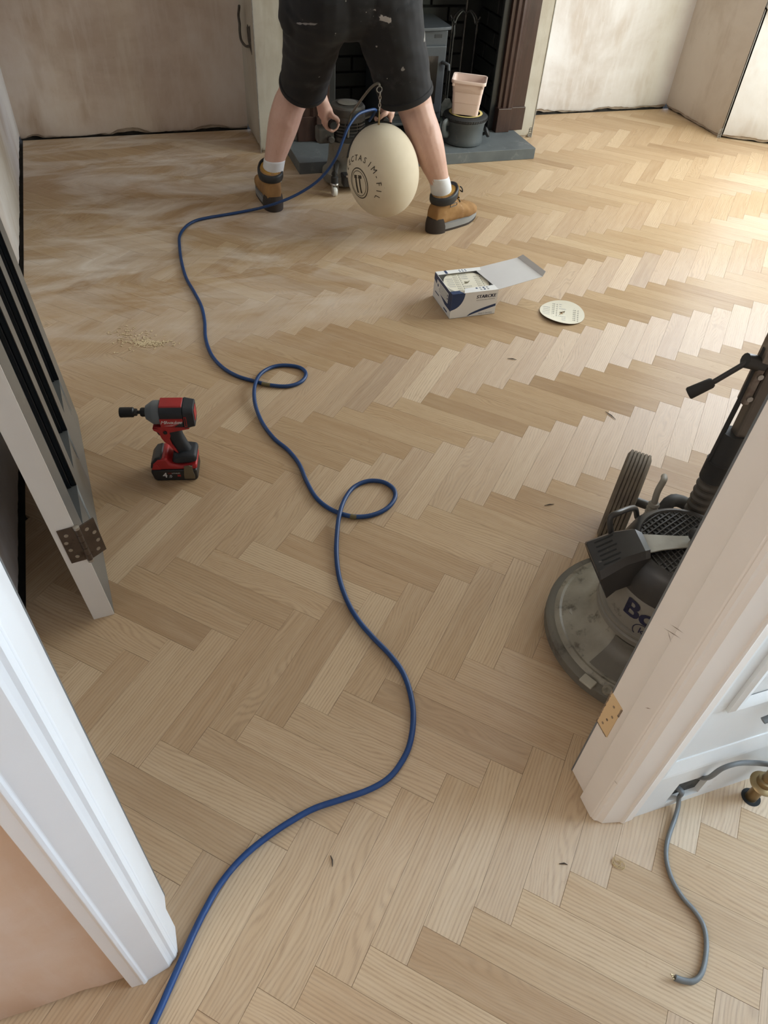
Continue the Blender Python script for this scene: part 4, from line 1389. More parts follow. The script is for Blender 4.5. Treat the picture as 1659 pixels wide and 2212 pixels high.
def bag_print(me, th0, ph0, name):
    """wrap flat lettering (metres, x right, y up) onto the bag around the direction th0, ph0"""
    for v in me.vertices:
        x, y = v.co.x, v.co.y
        th = th0 + y / 0.18
        ph = ph0 + x / (0.151 * max(0.4, math.sin(th0)))
        v.co = bag_point(th, ph, 0.0011)
    o = link(name, me, INKB, bag)
    return o


th0, ph0 = 1.50, math.radians(209)
for i, chh in enumerate('COLLECTASIM-FIL'):
    a = math.radians(198 - i * 16.5)
    me = text_mesh(chh, 0.031, res=2)
    me.transform(Matrix.Translation((0.094 * math.cos(a), 0.094 * math.sin(a), 0)) @ Matrix.Rotation(a - math.pi / 2, 4, 'Z'))
    bag_print(me, th0, ph0, 'print_letter')
for rr, wd_ in ((0.056, 0.004), (0.047, 0.0022)):
    me = bpy.data.meshes.new('print_ring')
    n_ = 40
    me.from_pydata([((rr + o_) * math.cos(2 * math.pi * k / n_) * 0.8, (rr + o_) * math.sin(2 * math.pi * k / n_), 0) for o_ in (0, wd_) for k in range(n_)], [], [(k, (k + 1) % n_, n_ + (k + 1) % n_, n_ + k) for k in range(n_)])
    bag_print(me, th0, ph0, 'print_ring')
me = bpy.data.meshes.new('print_emblem')
qs = []
for x0, x1, y0, y1 in ((-0.020, 0.020, 0.020, 0.032), (-0.015, -0.006, -0.036, 0.020), (0.006, 0.013, -0.036, 0.020)):
    for t in range(4):
        qs.append((x0, x1, y0 + (y1 - y0) * t / 4, y0 + (y1 - y0) * (t + 1) / 4))
me.from_pydata([p for x0, x1, y0, y1 in qs for p in ((x0, y0, 0), (x1, y0, 0), (x1, y1, 0), (x0, y1, 0))], [], [tuple(range(4 * i, 4 * i + 4)) for i in range(len(qs))])
bag_print(me, th0, ph0, 'print_emblem')

# ------------------------------------------------------------------ blue power cable
BLUE = pm('blue_rubber_cable', (0.006, 0.048, 0.175), 0.45, col2=(0.005, 0.038, 0.14), vscale=10, dirt=(0.03, 0.06, 0.16), dscale=40, dlo=0.6, dhi=0.7)
r_c = 0.0062
air = [((ex + 0.10, ey - 0.03, 0.285)), tuple(on(812, 238, 1, 3.44)), tuple(on(790, 240, 1, 3.40)), tuple(on(770, 250, 1, 3.37)), tuple(on(752, 275, 1, 3.34)), tuple(on(740, 305, 1, 3.32)), tuple(on(727, 338, 1, 3.30)), tuple(on(708, 368, 1, 3.28)), tuple(on(680, 396, 1, 3.265)), tuple(on(640, 421, 1, 3.25)), tuple(on(600, 438, 1, 3.235)), tuple(on(560, 450, 2, 0.018)), tuple(on(520, 458, 2, 0.008))]
fl_ = [(480, 465), (450, 470), (422, 477), (401, 490), (388, 510), (388, 535), (392, 565), (402, 600), (420, 632), (435, 662), (442, 695), (444, 730), (456, 765), (480, 793), (512, 812), (548, 823), (585, 832), (622, 834), (650, 825), (661, 808), (648, 794), (615, 789), (585, 794), (561, 810), (550, 836), (551, 872), (566, 912), (592, 947), (622, 972), (646, 1002), (661, 1037), (680, 1071), (703, 1093), (732, 1108), (766, 1116), (803, 1113), (836, 1098), (853, 1076), (850, 1056), (827, 1041), (795, 1039), (765, 1052), (746, 1076), (734, 1108), (728, 1152), (727, 1202), (734, 1252), (752, 1302), (776, 1342), (806, 1377), (841, 1413), (870, 1452), (887, 1500), (893, 1552), (885, 1608), (865, 1650), (838, 1682), (797, 1706), (740, 1726), (680, 1746), (630, 1773), (580, 1806), (536, 1841), (501, 1877), (470, 1918), (445, 1962), (420, 2012), (396, 2066), (372, 2120), (350, 2170), (330, 2214), (308, 2268), (280, 2340)]
over = {(561, 810): 0.008, (550, 836): 0.0125, (551, 872): 0.006, (746, 1076): 0.008, (734, 1108): 0.0125, (728, 1152): 0.006}
pts = air + [tuple(on(x, y, 2, r_c + over.get((x, y), 0.0005))) for x, y in fl_]
cab = MB().tube(smooth_path(pts, 5), r_c, 10).build('power_cable', BLUE, smooth=80)
tag(lift(cab, pts[20]), 'blue power cable snaking over the oak floor in two loops', 'cable')
TAPE = pm('grubby_tape', (0.16, 0.13, 0.06), 0.8)
for (x0, y0), (x1, y1) in (((566, 829), (584, 832)), ((757, 1115), (770, 1117))):
    t_ = MB().tube([on(x0, y0, 2, r_c + 0.0003), on((x0 + x1) / 2, (y0 + y1) / 2 + 0.4, 2, r_c + 0.0003), on(x1, y1, 2, r_c + 0.0003)], r_c + 0.0006, 10).build('tape_patch', TAPE, smooth=80)
    t_.parent = cab
    t_.matrix_parent_inverse = Matrix.Translation(-Vector(cab.location))

# ------------------------------------------------------------------ single-disc floor buffer behind the right door frame
BC = Vector((0.968, 0.752, 0.0))
D = Vector((0.70, 0.714, 0)).normalized()
Lq = Vector((-D.y, D.x, 0))
buf = thing('floor_buffer', 'dusty grey single-disc floor buffer with one transport wheel showing beside the door frame', 'floor buffer', tuple(BC))
TB = Matrix.Translation(BC)
GREYD = pm('buffer_dusty_grey', (0.27, 0.25, 0.20), 0.5, col2=(0.19, 0.172, 0.135), vscale=14, dirt=(0.085, 0.072, 0.052), dscale=30, dlo=0.55, dhi=0.68, bump=0.2, bscale=70)
GREYM = pm('buffer_motor_grey', (0.20, 0.185, 0.155), 0.5, col2=(0.15, 0.138, 0.115), vscale=7, dirt=(0.08, 0.07, 0.055), dscale=24, dlo=0.60, dhi=0.70)
BLKD = pm('buffer_black_dusty', (0.020, 0.020, 0.020), 0.42, col2=(0.032, 0.031, 0.030), vscale=8, dirt=(0.16, 0.15, 0.14), dscale=60, dlo=0.66, dhi=0.74)
under(buf, MB().lathe([(0.205, 0.0), (0.205, 0.028)], 56, TB).build('brush_disc', BLKR, smooth=40))
under(buf, MB().lathe([(0.226, 0.022), (0.232, 0.026), (0.232, 0.050), (0.226, 0.056), (0.214, 0.0575)], 64, TB).build('bumper_ring', pm('bumper_grey_rubber', (0.14, 0.128, 0.10), 0.7, col2=(0.10, 0.092, 0.075), dirt=(0.06, 0.052, 0.04)), smooth=40))
hood = under(buf, MB().lathe([(0.218, 0.050), (0.212, 0.062), (0.204, 0.066), (0.198, 0.064), (0.19, 0.068), (0.155, 0.082), (0.140, 0.092), (0.130, 0.110), (0.126, 0.14)], 64, TB).build('deck_hood', GREYD, smooth=40))
mot = under(buf, MB().lathe([(0.130, 0.126), (0.1335, 0.130), (0.1335, 0.142), (0.1275, 0.147), (0.1265, 0.250), (0.1235, 0.256)], 56, TB).build('motor_drum', GREYM, smooth=40))
under(buf, MB().lathe([(0.1340, 0.152), (0.1352, 0.155), (0.1352, 0.161), (0.128, 0.164)], 56, TB).build('drum_rib', GREYM, smooth=40))
under(buf, MB().lathe([(0.1245, 0.2565), (0.1290, 0.262), (0.1280, 0.300), (0.1200, 0.328), (0.108, 0.342), (0.100, 0.345), (0.096, 0.340)], 56, TB).build('motor_cowl', BLKD, smooth=40))
# grille of crossed bars on top
gr = under(buf, MB().lathe([(0.098, 0.332), (0.001, 0.332)], 40, TB, cap=False).build('grille_shadow_plate', SOOT_SHADE))
ga = math.radians(20)
for ang in (ga, ga + math.radians(74)):
    u = Vector((math.cos(ang), math.sin(ang), 0))
    v = Vector((-u.y, u.x, 0))
    for k in range(-8, 9):
        o_ = k * 0.0115
        h_ = math.sqrt(max(0, 0.0965 ** 2 - o_ ** 2))
        if h_ < 0.02:
            continue
        c0 = BC + v * o_
        under(buf, MB().tube([c0 - u * h_ + Vector((0, 0, 0.341)), c0 + Vector((0, 0, 0.344)), c0 + u * h_ + Vector((0, 0, 0.341))], 0.0017, 5).build('grille_bar', BLKD))
# strap with thumb screw and the black lamp hood it carries
HD = (on(1312, 1195, 2, 0.33) - BC)
HD.z = 0
HD.normalize()
HS = Vector((-HD.y, HD.x, 0))
MH = Matrix(((HD.x, HS.x, 0, BC.x), (HD.y, HS.y, 0, BC.y), (0, 0, 1, 0), (0, 0, 0, 1)))
mb = MB()
prof = [(-0.03, 0.350), (0.02, 0.351), (0.07, 0.353), (0.102, 0.352), (0.130, 0.346)]
rings = []
for i, (x, z) in enumerate(prof):
    w_ = (0.013, 0.016, 0.021, 0.026, 0.030)[i]
    rings.append([(x, -w_, z), (x, w_, z), (x, w_, z + 0.003), (x, -w_, z + 0.003)])
under(buf, MB().loft(rings, M=MH).build('strap', pm('strap_grey', (0.34, 0.34, 0.30), 0.42, col2=(0.24, 0.235, 0.20), vscale=14), smooth=30))
under(buf, MB().lathe([(0.004, 0.352), (0.004, 0.362), (0.011, 0.364), (0.0135, 0.372), (0.011, 0.381), (0.005, 0.384)], 16, MH @ Matrix.Translation((-0.005, 0, 0))).build('thumb_knob', BLKR, smooth=50))


def quad(x, hw, z0, z1, ch_=0.012):
    return [(x, -hw, z0), (x, hw, z0), (x, hw, z1 - ch_), (x, hw - ch_, z1), (x, -hw + ch_, z1), (x, -hw, z1 - ch_)]


def tilt(xb, xt, hw, z0, z1, ch_=0.012):
    return [(xb, -hw, z0), (xb, hw, z0), (xt - 0.004, hw, z1 - ch_), (xt, hw - ch_, z1), (xt, -hw + ch_, z1), (xt - 0.004, -hw, z1 - ch_)]


lamp = under(buf, MB().loft([quad(0.098, 0.036, 0.298, 0.362), quad(0.112, 0.042, 0.276, 0.366), quad(0.150, 0.046, 0.262, 0.356), tilt(0.168, 0.200, 0.052, 0.246, 0.322), tilt(0.166, 0.202, 0.050, 0.250, 0.318)], M=MH).build('lamp_hood', BLKD, smooth=30))
for k in range(6):
    y = -0.030 + 0.012 * k
    x0_ = 0.156 + 0.004 * (k % 2)
    x1_ = 0.190
    zf = lambda x: 0.356 - (x - 0.150) * 0.68 + 0.0007
    s_ = MB().add([(x0_, y - 0.0018, zf(x0_)), (x0_, y + 0.0018, zf(x0_)), (x1_, y + 0.0018, zf(x1_)), (x1_, y - 0.0018, zf(x1_))], [(0, 1, 2, 3)], MH)
    q_ = s_.build('lamp_slot', SOOT_SHADE, lamp)
# transport wheels
TYRE = pm('dusty_tyre', (0.17, 0.14, 0.10), 0.85, col2=(0.11, 0.09, 0.068), vscale=16)
TYRG = pm('tyre_groove', (0.05, 0.044, 0.036), 0.9)


def wheel(tq, name='transport_wheel'):
    c = BC + D * 0.335 + Lq * tq + Vector((0, 0, 0.125))
    Mw = Matrix.Translation(c) @ Matrix(((Lq.x, D.x, 0, 0), (Lq.y, D.y, 0, 0), (0, 0, 1, 0), (0, 0, 0, 1))) @ Matrix.Rotation(math.pi / 2, 4, 'Y')
    pr_ = [(0.085, -0.026), (0.112, -0.0310), (0.120, -0.0275)]
    for k in range(6):
        z0 = -0.0265 + k * 0.0091
        pr_ += [(0.1235, z0), (0.125, z0 + 0.001), (0.125, z0 + 0.0056), (0.1235, z0 + 0.0068), (0.1200, z0 + 0.0078)]
    pr_ += [(0.112, 0.0310), (0.085, 0.026)]
    w = under(buf, MB().lathe(pr_, 56, Mw, cap=False).build(name, TYRE, smooth=35))
    h = MB().lathe([(0.086, -0.018), (0.060, -0.012), (0.020, -0.018), (0.020, 0.018), (0.060, 0.012), (0.086, 0.018)], 40, Mw).build('wheel_hub', BLKD, w, smooth=40)
    return c


wc = wheel(0.150)
wc2 = wheel(-0.150)
under(buf, MB().tube([wc, wc2], 0.012, 12).build('axle', ALUD, smooth=50))
under(buf, MB().box(0.10, 0.345, -0.045, 0.045, 0.095, 0.135, Matrix(((D.x, Lq.x, 0, BC.x), (D.y, Lq.y, 0, BC.y), (0, 0, 1, 0), (0, 0, 0, 1)))).build('axle_bracket', ALUD, bevel=0.006))
# cable gland and short leads between wheel and motor
GL = pm('gland_grey', (0.22, 0.205, 0.17), 0.6)
g0 = BC + D * 0.150 + Lq * 0.085 + Vector((0, 0, 0.235))
gl_ = [g0 + Vector((0, 0, 0.012 * k)) for k in range(7)]
under(buf, MB().tube([g0 + Vector((0, 0, 0.006 * k)) for k in range(11)], [0.0135 if k % 2 else 0.0105 for k in range(11)], 12).build('cable_gland', GL, smooth=50))
under(buf, MB().tube(smooth_path([g0 + Vector((0, 0, 0.055)), g0 + Vector((0.005, 0.01, 0.085)), g0 + D * 0.03 + Vector((0, 0, 0.105)), g0 + D * 0.07 + Vector((0, 0, 0.085))], 5), 0.0075, 10).build('lead', GL, smooth=60))
under(buf, MB().tube(smooth_path([BC + HD * 0.085 + Lq * 0.075 + Vector((0, 0, 0.330)), BC + HD * 0.07 + Lq * 0.105 + Vector((0, 0, 0.372)), BC + HD * 0.03 + Lq * 0.125 + Vector((0, 0, 0.378)), BC + D * 0.05 + Lq * 0.125 + Vector((0, 0, 0.345)), BC + D * 0.10 + Lq * 0.11 + Vector((0, 0, 0.28))], 5), 0.0065, 8).build('lead', BLKD, smooth=60))
under(buf, MB().tube(smooth_path([BC + D * 0.16 + Lq * 0.06 + Vector((0, 0, 0.16)), BC + D * 0.24 + Lq * 0.05 + Vector((0, 0, 0.235)), BC + D * 0.30 + Vector((0, 0, 0.20))], 6), 0.016, 12).build('hose_stub', BLKR, smooth=60))
# upright handle: bellows, sleeve, flat lever tube, latch
h0 = on(1502, 1108, 2, 0.285)
h1 = on(1598, 912, 2, 0.535)
hd = (h1 - h0).normalized()
up_ = lambda t: h0 + hd * t
full = (h1 - h0).length
bell = []
rad = []
for k in range(44):
    bell.append(up_(-0.10 + 0.205 * k / 43))
    rad.append(0.0275 if (k // 2) % 2 else 0.0235)
under(buf, MB().tube(bell, rad, 18).build('bellows', pm('bellows_rubber', (0.045, 0.040, 0.034), 0.6, col2=(0.075, 0.066, 0.055), vscale=20), smooth=30))
under(buf, MB().tube([up_(0.10), up_(0.102), up_(0.148), up_(0.150), up_(0.152), up_(0.225)], [0.026, 0.0285, 0.0285, 0.0295, 0.025, 0.025], 18).build('handle_sleeve', BLKR, smooth=40))
side = hd.cross(Vector((0, 0, 1))).normalized()
side = (RT - hd * RT.dot(hd)).normalized()
fwd = hd.cross(side).normalized()
FLATM = pm('brown_grey_bar', (0.145, 0.125, 0.105), 0.45, metal=0.3, col2=(0.11, 0.095, 0.08))
MHd = Matrix(((side.x, fwd.x, hd.x, h0.x), (side.y, fwd.y, hd.y, h0.y), (side.z, fwd.z, hd.z, h0.z), (0, 0, 0, 1)))
under(buf, MB().box(-0.004, 0.030, -0.016, 0.016, 0.215, 1.00, MHd).build('handle_bar', FLATM, bevel=0.006))
under(buf, MB().tube([up_(0.13) - side * 0.026, up_(0.30) - side * 0.022, up_(0.42) - side * 0.02], 0.005, 8).build('bowden_cable', BLKR, smooth=60))
rk = under(buf, MB().box(-0.022, -0.008, -0.014, 0.014, 0.30, 0.62, MHd).build('rack_plate', pm('worn_zinc', (0.30, 0.27, 0.24), 0.4, metal=0.7, col2=(0.16, 0.13, 0.11), vscale=40), bevel=0.002))
for k in range(6):
    q_ = MB().lathe([(0.006, -0.017), (0.006, 0.017)], 10, MHd @ Matrix.Translation((-0.012, 0, 0.315 + 0.05 * k)) @ Matrix.Rotation(math.pi / 2, 4, 'X')).build('rack_rivet', STEEL, rk, smooth=50)
z1_ = (on(1602, 842, 2, 0.58) - h0).dot(hd)
z1_ = 0.385
under(buf, MB().tube([MHd @ Vector((-0.010, 0, z1_)), MHd @ Vector((-0.030, -0.002, z1_ + 0.004)), MHd @ Vector((-0.050, -0.004, z1_ + 0.008))], [0.016, 0.0145, 0.0145], 12).build('latch_boss', BLKD, smooth=50))
l0 = MHd @ Vector((-0.046, -0.006, z1_ + 0.005))
l1 = l0 + (-side * 0.048 - hd * 0.048)
l2 = l0 + (-side * 0.088 - hd * 0.078)
under(buf, MB().tube([l0, l1], 0.0055, 10).build('latch_lever', BLK, smooth=50))
under(buf, MB().tube([l1, l1 + (l2 - l1) * 0.08, l2 - (l2 - l1) * 0.05, l2], [0.008, 0.0105, 0.0125, 0.010], 14).build('latch_grip', BLKR, smooth=50))
hb_ = up_(1.0)
under(buf, MB().tube([hb_ - Lq * 0.2, hb_ + Lq * 0.2], 0.014, 12).build('handlebar', BLKR, smooth=50))

# name on the drum: Bona over a small k in a ring
NAVY = pm('navy_lettering', (0.006, 0.008, 0.042), 0.5, col2=(0.010, 0.012, 0.04))


def drum_text(me, az0, zc, name, mat=NAVY, R=0.1282):
    for v in me.vertices:
        a = az0 + v.co.x / R
        v.co = BC + Vector((R * math.cos(a), R * math.sin(a), zc + v.co.y))
    return under(buf, link(name, me, mat))


tb = on(1352, 1300, 2, 0.22) - BC
azB = math.atan2(tb.y, tb.x)
me = text_mesh('Bona', 0.068, align='LEFT', res=3, space=1.02)
bm = bmesh.new()
bm.from_mesh(me)
bmesh.ops.subdivide_edges(bm, edges=[e for e in bm.edges if e.calc_length() > 0.008], cuts=3)
bmesh.ops.triangulate(bm, faces=bm.faces)
bm.to_mesh(me)
bm.free()
# embolden: the same word laid three times with small shifts
for dx, dy in ((0, 0), (0.0022, 0), (0.0044, 0), (0.0022, 0.0020), (0.0044, 0.0020)):
    mm = me.copy()
    mm.transform(Matrix.Translation((dx, dy, 0)))
    drum_text(mm, azB, 0.220, 'drum_lettering', R=0.1283 + dx * 0.02)
me = text_mesh('k', 0.026, align='CENTER', res=3)
drum_text(me, azB + 0.45, 0.178, 'drum_lettering')
rg = bpy.data.meshes.new('ring')
rg.from_pydata([((0.0175 + o_) * math.cos(2 * math.pi * k / 32), (0.0175 + o_) * math.sin(2 * math.pi * k / 32), 0) for o_ in (0, 0.002) for k in range(32)], [], [(k, (k + 1) % 32, 32 + (k + 1) % 32, 32 + k) for k in range(32)])
drum_text(rg, azB + 0.45, 0.178, 'drum_lettering')
# dents and bolts on the deck
for px_, py_ in ((1240, 1322), (1312, 1490)):
    p = on(px_, py_, 2, 0.072)
    under(buf, MB().lathe([(0.011, 0.064), (0.011, 0.0715), (0.0045, 0.0718), (0.004, 0.070)], 16, Matrix.Translation((p.x, p.y, 0.002))).build('deck_bolt', GREYD, smooth=40))
p = on(1270, 1472, 2, 0.068)
aa = math.atan2(p.y - BC.y, p.x - BC.x)
under(buf, MB().box(-0.012, 0.012, -0.016, 0.016, 0.0655, 0.0715, Matrix.Translation((p.x, p.y, 0)) @ Matrix.Rotation(aa, 4, 'Z')).build('deck_clip', pm('pale_clip', (0.36, 0.34, 0.28), 0.5), bevel=0.002))
# darker wedge cover between drum and rim
wa = [azB + 0.12 + 0.55 * k / 10 for k in range(11)]
mb = MB()
mb.loft([[(BC.x + r_ * math.cos(a), BC.y + r_ * math.sin(a), z_) for a in wa] for r_, z_ in ((0.1335, 0.1265), (0.1345, 0.112), (0.144, 0.0945), (0.160, 0.0845), (0.196, 0.0705))], cap=False)
mb.f = [f for f in mb.f if not (max(i % 11 for i in f) == 10 and min(i % 11 for i in f) == 0)]
under(buf, mb.build('deck_cover', pm('deck_cover_brown', (0.105, 0.095, 0.075), 0.5, col2=(0.13, 0.118, 0.095), dirt=(0.07, 0.06, 0.05)), smooth=50))

# ------------------------------------------------------------------ taken-off door leaning on the left wall
A0, A1 = Vector((-0.216, 1.164, 0)), Vector((-0.276, 1.959, 0))       # foot of the grey face, hinge side to lock side
wdir = (A1 - A0).normalized()
ndir = Vector((wdir.y, -wdir.x, 0))                                    # out of the grey face, into the room
lean = math.radians(3.3)
zdir = Vector((0, 0, 1)) * math.cos(lean) - ndir * math.sin(lean)
nd2 = ndir * math.cos(lean) + Vector((0, 0, 1)) * math.sin(lean)
MD = Matrix(((wdir.x, nd2.x, zdir.x, A0.x), (wdir.y, nd2.y, zdir.y, A0.y), (wdir.z, nd2.z, zdir.z, 0.0005), (0, 0, 0, 1)))
MDm = MD
door = thing('panel_door', 'grey panelled door with cream edge taken off its frame and leaned on the left wall', 'door', tuple(A0))
DW, DT, DHt = (A1 - A0).length, 0.046, 1.98
GREYDOOR = pm('door_face_grey', (0.115, 0.122, 0.122), 0.30, col2=(0.10, 0.106, 0.107), vscale=3, dirt=(0.26, 0.28, 0.29), dscale=7, dlo=0.66, dhi=0.80)
CREAMD = pm('door_edge_cream', (0.70, 0.655, 0.59), 0.45, col2=(0.66, 0.61, 0.545), vscale=3, dirt=(0.45, 0.38, 0.31), dscale=20, dlo=0.70, dhi=0.76)
WS = [(0.0025, 0.095), (0.243, 0.30), (0.459, 0.53), (0.692, DW)]
ZS = [(0.0, 0.21), (0.86, 1.05), (1.86, DHt)]
leaf = MB().box(0.0025, DW, -DT + 0.001, -0.022, 0.0, DHt, MDm)
for w0, w1 in WS:
    leaf.box(w0, w1, -0.0225, 0.0, 0.0, DHt, MDm)
for z0, z1 in ZS:
    leaf.box(0.0025, DW, -0.0225, -0.0001, z0, z1, MDm)
under(door, leaf.build('door_leaf', GREYDOOR))
under(door, MB().box(-0.0005, 0.0025, -DT, -0.0005, 0.0, DHt, MDm).build('hinge_edge', CREAMD))
under(door, MB().box(0.0, DW, -DT - 0.001, -DT + 0.001, 0.0, DHt, MDm).build('back_face', CREAMD))
LIP = pm('black_gloss_lipping', (0.006, 0.009, 0.013), 0.16)
CHALK = pm('chalky_smear', (0.20, 0.215, 0.215), 0.8, col2=(0.125, 0.132, 0.132), vscale=40, stretch=(1, 1, 0.1), lo=0.45, hi=0.6)
for w0 in (0.243, 0.459, 0.692):
    for z0, z1 in ((0.2102, 0.86), (1.05, 1.86)):
        # stepped black lipping along the far side of each recessed panel
        o = MB().box(w0 - 0.010, w0 - 0.0002, -0.0221, -0.012, z0, z1, MDm).box(w0 - 0.005, w0 - 0.0002, -0.0118, 0.0008, z0, z1, MDm)
        under(door, o.build('panel_lipping', LIP, bevel=0.0015))
    mb = MB()
    for k in range(9):
        u = k / 8
        ww = w0 - 0.030 + 0.028 * u
        ln_ = random.uniform(0.03, 0.12)
        mb.box(ww, ww + random.uniform(0.0015, 0.004), 0.0, 0.0003, 0.208 - ln_, 0.2095, MDm)
    under(door, mb.build('chalk_smear', CHALK))
# butt hinge still screwed to the edge, its other leaf hanging free
HB = pm('brown_steel_hinge', (0.075, 0.055, 0.042), 0.42, metal=0.6, col2=(0.115, 0.085, 0.065), vscale=18, dirt=(0.05, 0.03, 0.02), dscale=40)
SCR = pm('screw_head', (0.42, 0.40, 0.36), 0.35, metal=0.9)
hz0_, hz1_ = 0.207, 0.309
hin = under(door, MB().box(-0.0035, -0.0004, -0.036, -0.002, hz0_, hz1_, MDm).build('hinge', HB, bevel=0.0006))


def sub(o, par=hin):
    o.parent = par
    return o


pin = MDm @ Vector((-0.008, 0.002, 0))
for k in range(5):
    z0 = hz0_ + (hz1_ - hz0_) * k / 5
    sub(MB().lathe([(0.0062, z0 + 0.0006), (0.0062, z0 + (hz1_ - hz0_) / 5 - 0.0006)], 14, MDm @ Matrix.Translation((-0.007, 0.003, 0))).build('knuckle', HB, smooth=40))
for z0 in (hz1_, hz0_):
    sub(MB().lathe([(0.0066, z0 - 0.003), (0.0066, z0 + 0.003), (0.003, z0 + 0.005)], 12, MDm @ Matrix.Translation((-0.007, 0.003, 0))).build('pin_tip', SCR, smooth=40))
MF = MDm @ Matrix.Translation((-0.007, 0.003, 0)) @ Matrix.Rotation(math.radians(-27), 4, 'Z')
fl2 = sub(MB().box(-0.0015, 0.0015, 0.005, 0.040, hz0_ + 0.001, hz1_ - 0.001, MF).build('free_leaf', HB, bevel=0.0006))
for y, z in ((-0.022, 0.291), (-0.028, 0.270), (-0.026, 0.247), (-0.019, 0.224)):
    sub(MB().lathe([(0.0045, 0.0), (0.0042, 0.0008), (0.0015, 0.0008), (0.0012, 0.0002)], 14, MDm @ Matrix.Translation((-0.0035, y, z)) @ Matrix.Rotation(-math.pi / 2, 4, 'Y')).build('screw', SCR, smooth=40))
for y, z in ((0.018, 0.291), (0.030, 0.272), (0.031, 0.247), (0.024, 0.224)):
    sub(MB().lathe([(0.0046, 0.0), (0.0046, 0.0006), (0.003, 0.0002)], 14, MF @ Matrix.Translation((-0.0015, y, z)) @ Matrix.Rotation(-math.pi / 2, 4, 'Y')).build('screw_countersink', SCR, smooth=40))

# ------------------------------------------------------------------ cordless impact driver
RED = pm('red_plastic', (0.42, 0.020, 0.022), 0.42, col2=(0.34, 0.018, 0.020), vscale=14, dirt=(0.42, 0.10, 0.09), dscale=40, dlo=0.66, dhi=0.78)
GRIP = pm('black_overmould', (0.013, 0.016, 0.022), 0.6, col2=(0.020, 0.024, 0.030))
GREYN = pm('grey_nose_casting', (0.16, 0.175, 0.19), 0.5, col2=(0.13, 0.145, 0.16))
MATTB = pm('matt_black_socket', (0.008, 0.008, 0.009), 0.5)
WHT = pm('white_print', (0.78, 0.78, 0.76), 0.5)
d_a, d_b = Vector((-0.080, 1.604, 0)), Vector((0.032, 1.579, 0))
dd = (d_a - d_b).normalized()
dn = Vector((-dd.y, dd.x, 0))
if dn.y < 0:
    dn = -dn
dorg = (d_a + d_b) / 2 + dn * 0.0385
drv = thing('impact_driver', 'red and black cordless impact driver standing on its battery on the oak floor', 'power tool', tuple(dorg), (0, 0, math.atan2(dd.y, dd.x)))
S_ = -1 if (Matrix.Rotation(math.atan2(dd.y, dd.x), 3, 'Z') @ Vector((0, 1, 0))).dot(dn) > 0 else 1   # local y sign of the near side


def slab(pts, hw, name, mat, bevel=0.004, off=0.0, par=None, seg=3):
    return MB().prism(pts, off - hw, off + hw, 'y').build(name, mat, par or drv, bevel=bevel, seg=seg, smooth=40)


bat = slab([(-0.060, 0.004), (-0.055, 0.0), (0.050, 0.0), (0.058, 0.006), (0.063, 0.030), (0.062, 0.040), (-0.062, 0.040), (-0.063, 0.010)], 0.0375, 'battery', BLK, 0.005)
slab([(-0.064, 0.0405), (0.060, 0.0405), (0.055, 0.062), (0.040, 0.078), (0.016, 0.082), (0.006, 0.060), (-0.020, 0.054), (-0.050, 0.056), (-0.064, 0.060)], 0.0365, 'foot_shell', RED, 0.006)
slab([(0.028, 0.0412), (0.0635, 0.0412), (0.0600, 0.060), (0.046, 0.079), (0.032, 0.0835), (0.026, 0.082)], 0.0345, 'foot_front', BLK, 0.006)
slab([(0.034, 0.042), (0.060, 0.042), (0.054, 0.056), (0.042, 0.061)], 0.0372, 'foot_red_cheek', RED, 0.002)
slab([(0.004, 0.062), (-0.012, 0.0565), (-0.045, 0.058), (-0.066, 0.064), (-0.066, 0.086), (-0.052, 0.088), (-0.030, 0.092), (-0.004, 0.084)], 0.0325, 'grip_base', GRIP, 0.008)
hp = [((-0.028, 0.078), 0.0265, 0.019), ((-0.026, 0.092), 0.0235, 0.0180), ((-0.021, 0.112), 0.0215, 0.0185), ((-0.014, 0.135), 0.0215, 0.0190), ((-0.009, 0.155), 0.0240, 0.0190), ((-0.006, 0.172), 0.0300, 0.0200)]
rings = []
for (x, z), rx_, ry_ in hp:
    rings.append([(x + rx_ * math.copysign(abs(math.cos(a)) ** 0.8, math.cos(a)), ry_ * math.copysign(abs(math.sin(a)) ** 0.8, math.sin(a)), z) for a in [2 * math.pi * k / 24 for k in range(24)]])
MB().loft(rings).build('handle', GRIP, drv, smooth=60)
slab([(0.020, 0.172), (0.038, 0.176), (0.036, 0.168), (0.024, 0.160), (0.019, 0.140), (0.013, 0.128), (0.003, 0.118), (-0.006, 0.100), (-0.018, 0.086), (-0.016, 0.096), (-0.006, 0.118), (-0.002, 0.138), (-0.006, 0.150), (-0.004, 0.160), (-0.030, 0.166), (-0.058, 0.172), (-0.060, 0.178), (0.036, 0.180)], 0.0215, 'red_shroud', RED, 0.0015)
slab([(0.030, 0.168), (0.032, 0.152), (0.028, 0.142), (0.018, 0.138), (0.016, 0.150), (0.020, 0.166)], 0.010, 'trigger', MATTB, 0.003)
MB().lathe([(0.0055, 0), (0.0055, 0.002), (0.003, 0.003)], 12, Matrix.Translation((0.006, S_ * 0.0215, 0.162)) @ Matrix.Rotation(-S_ * math.pi / 2, 4, 'X')).build('direction_button', MATTB, drv, smooth=40)


def barrel(x0, x1, w0, h0_, w1, h1_, zc, name, mat, r=0.012, ends=True):
    rings = []
    for x, w_, h_ in ((x0, w0, h0_), (x1, w1, h1_)):
        rings.append([(x, p[0], zc + p[1]) for p in rrect(2 * w_, 2 * h_, min(r, w_ * 0.9, h_ * 0.9), 0, 5)])
    return MB().loft(rings).build(name, mat, drv, smooth=40, bevel=0.0015)


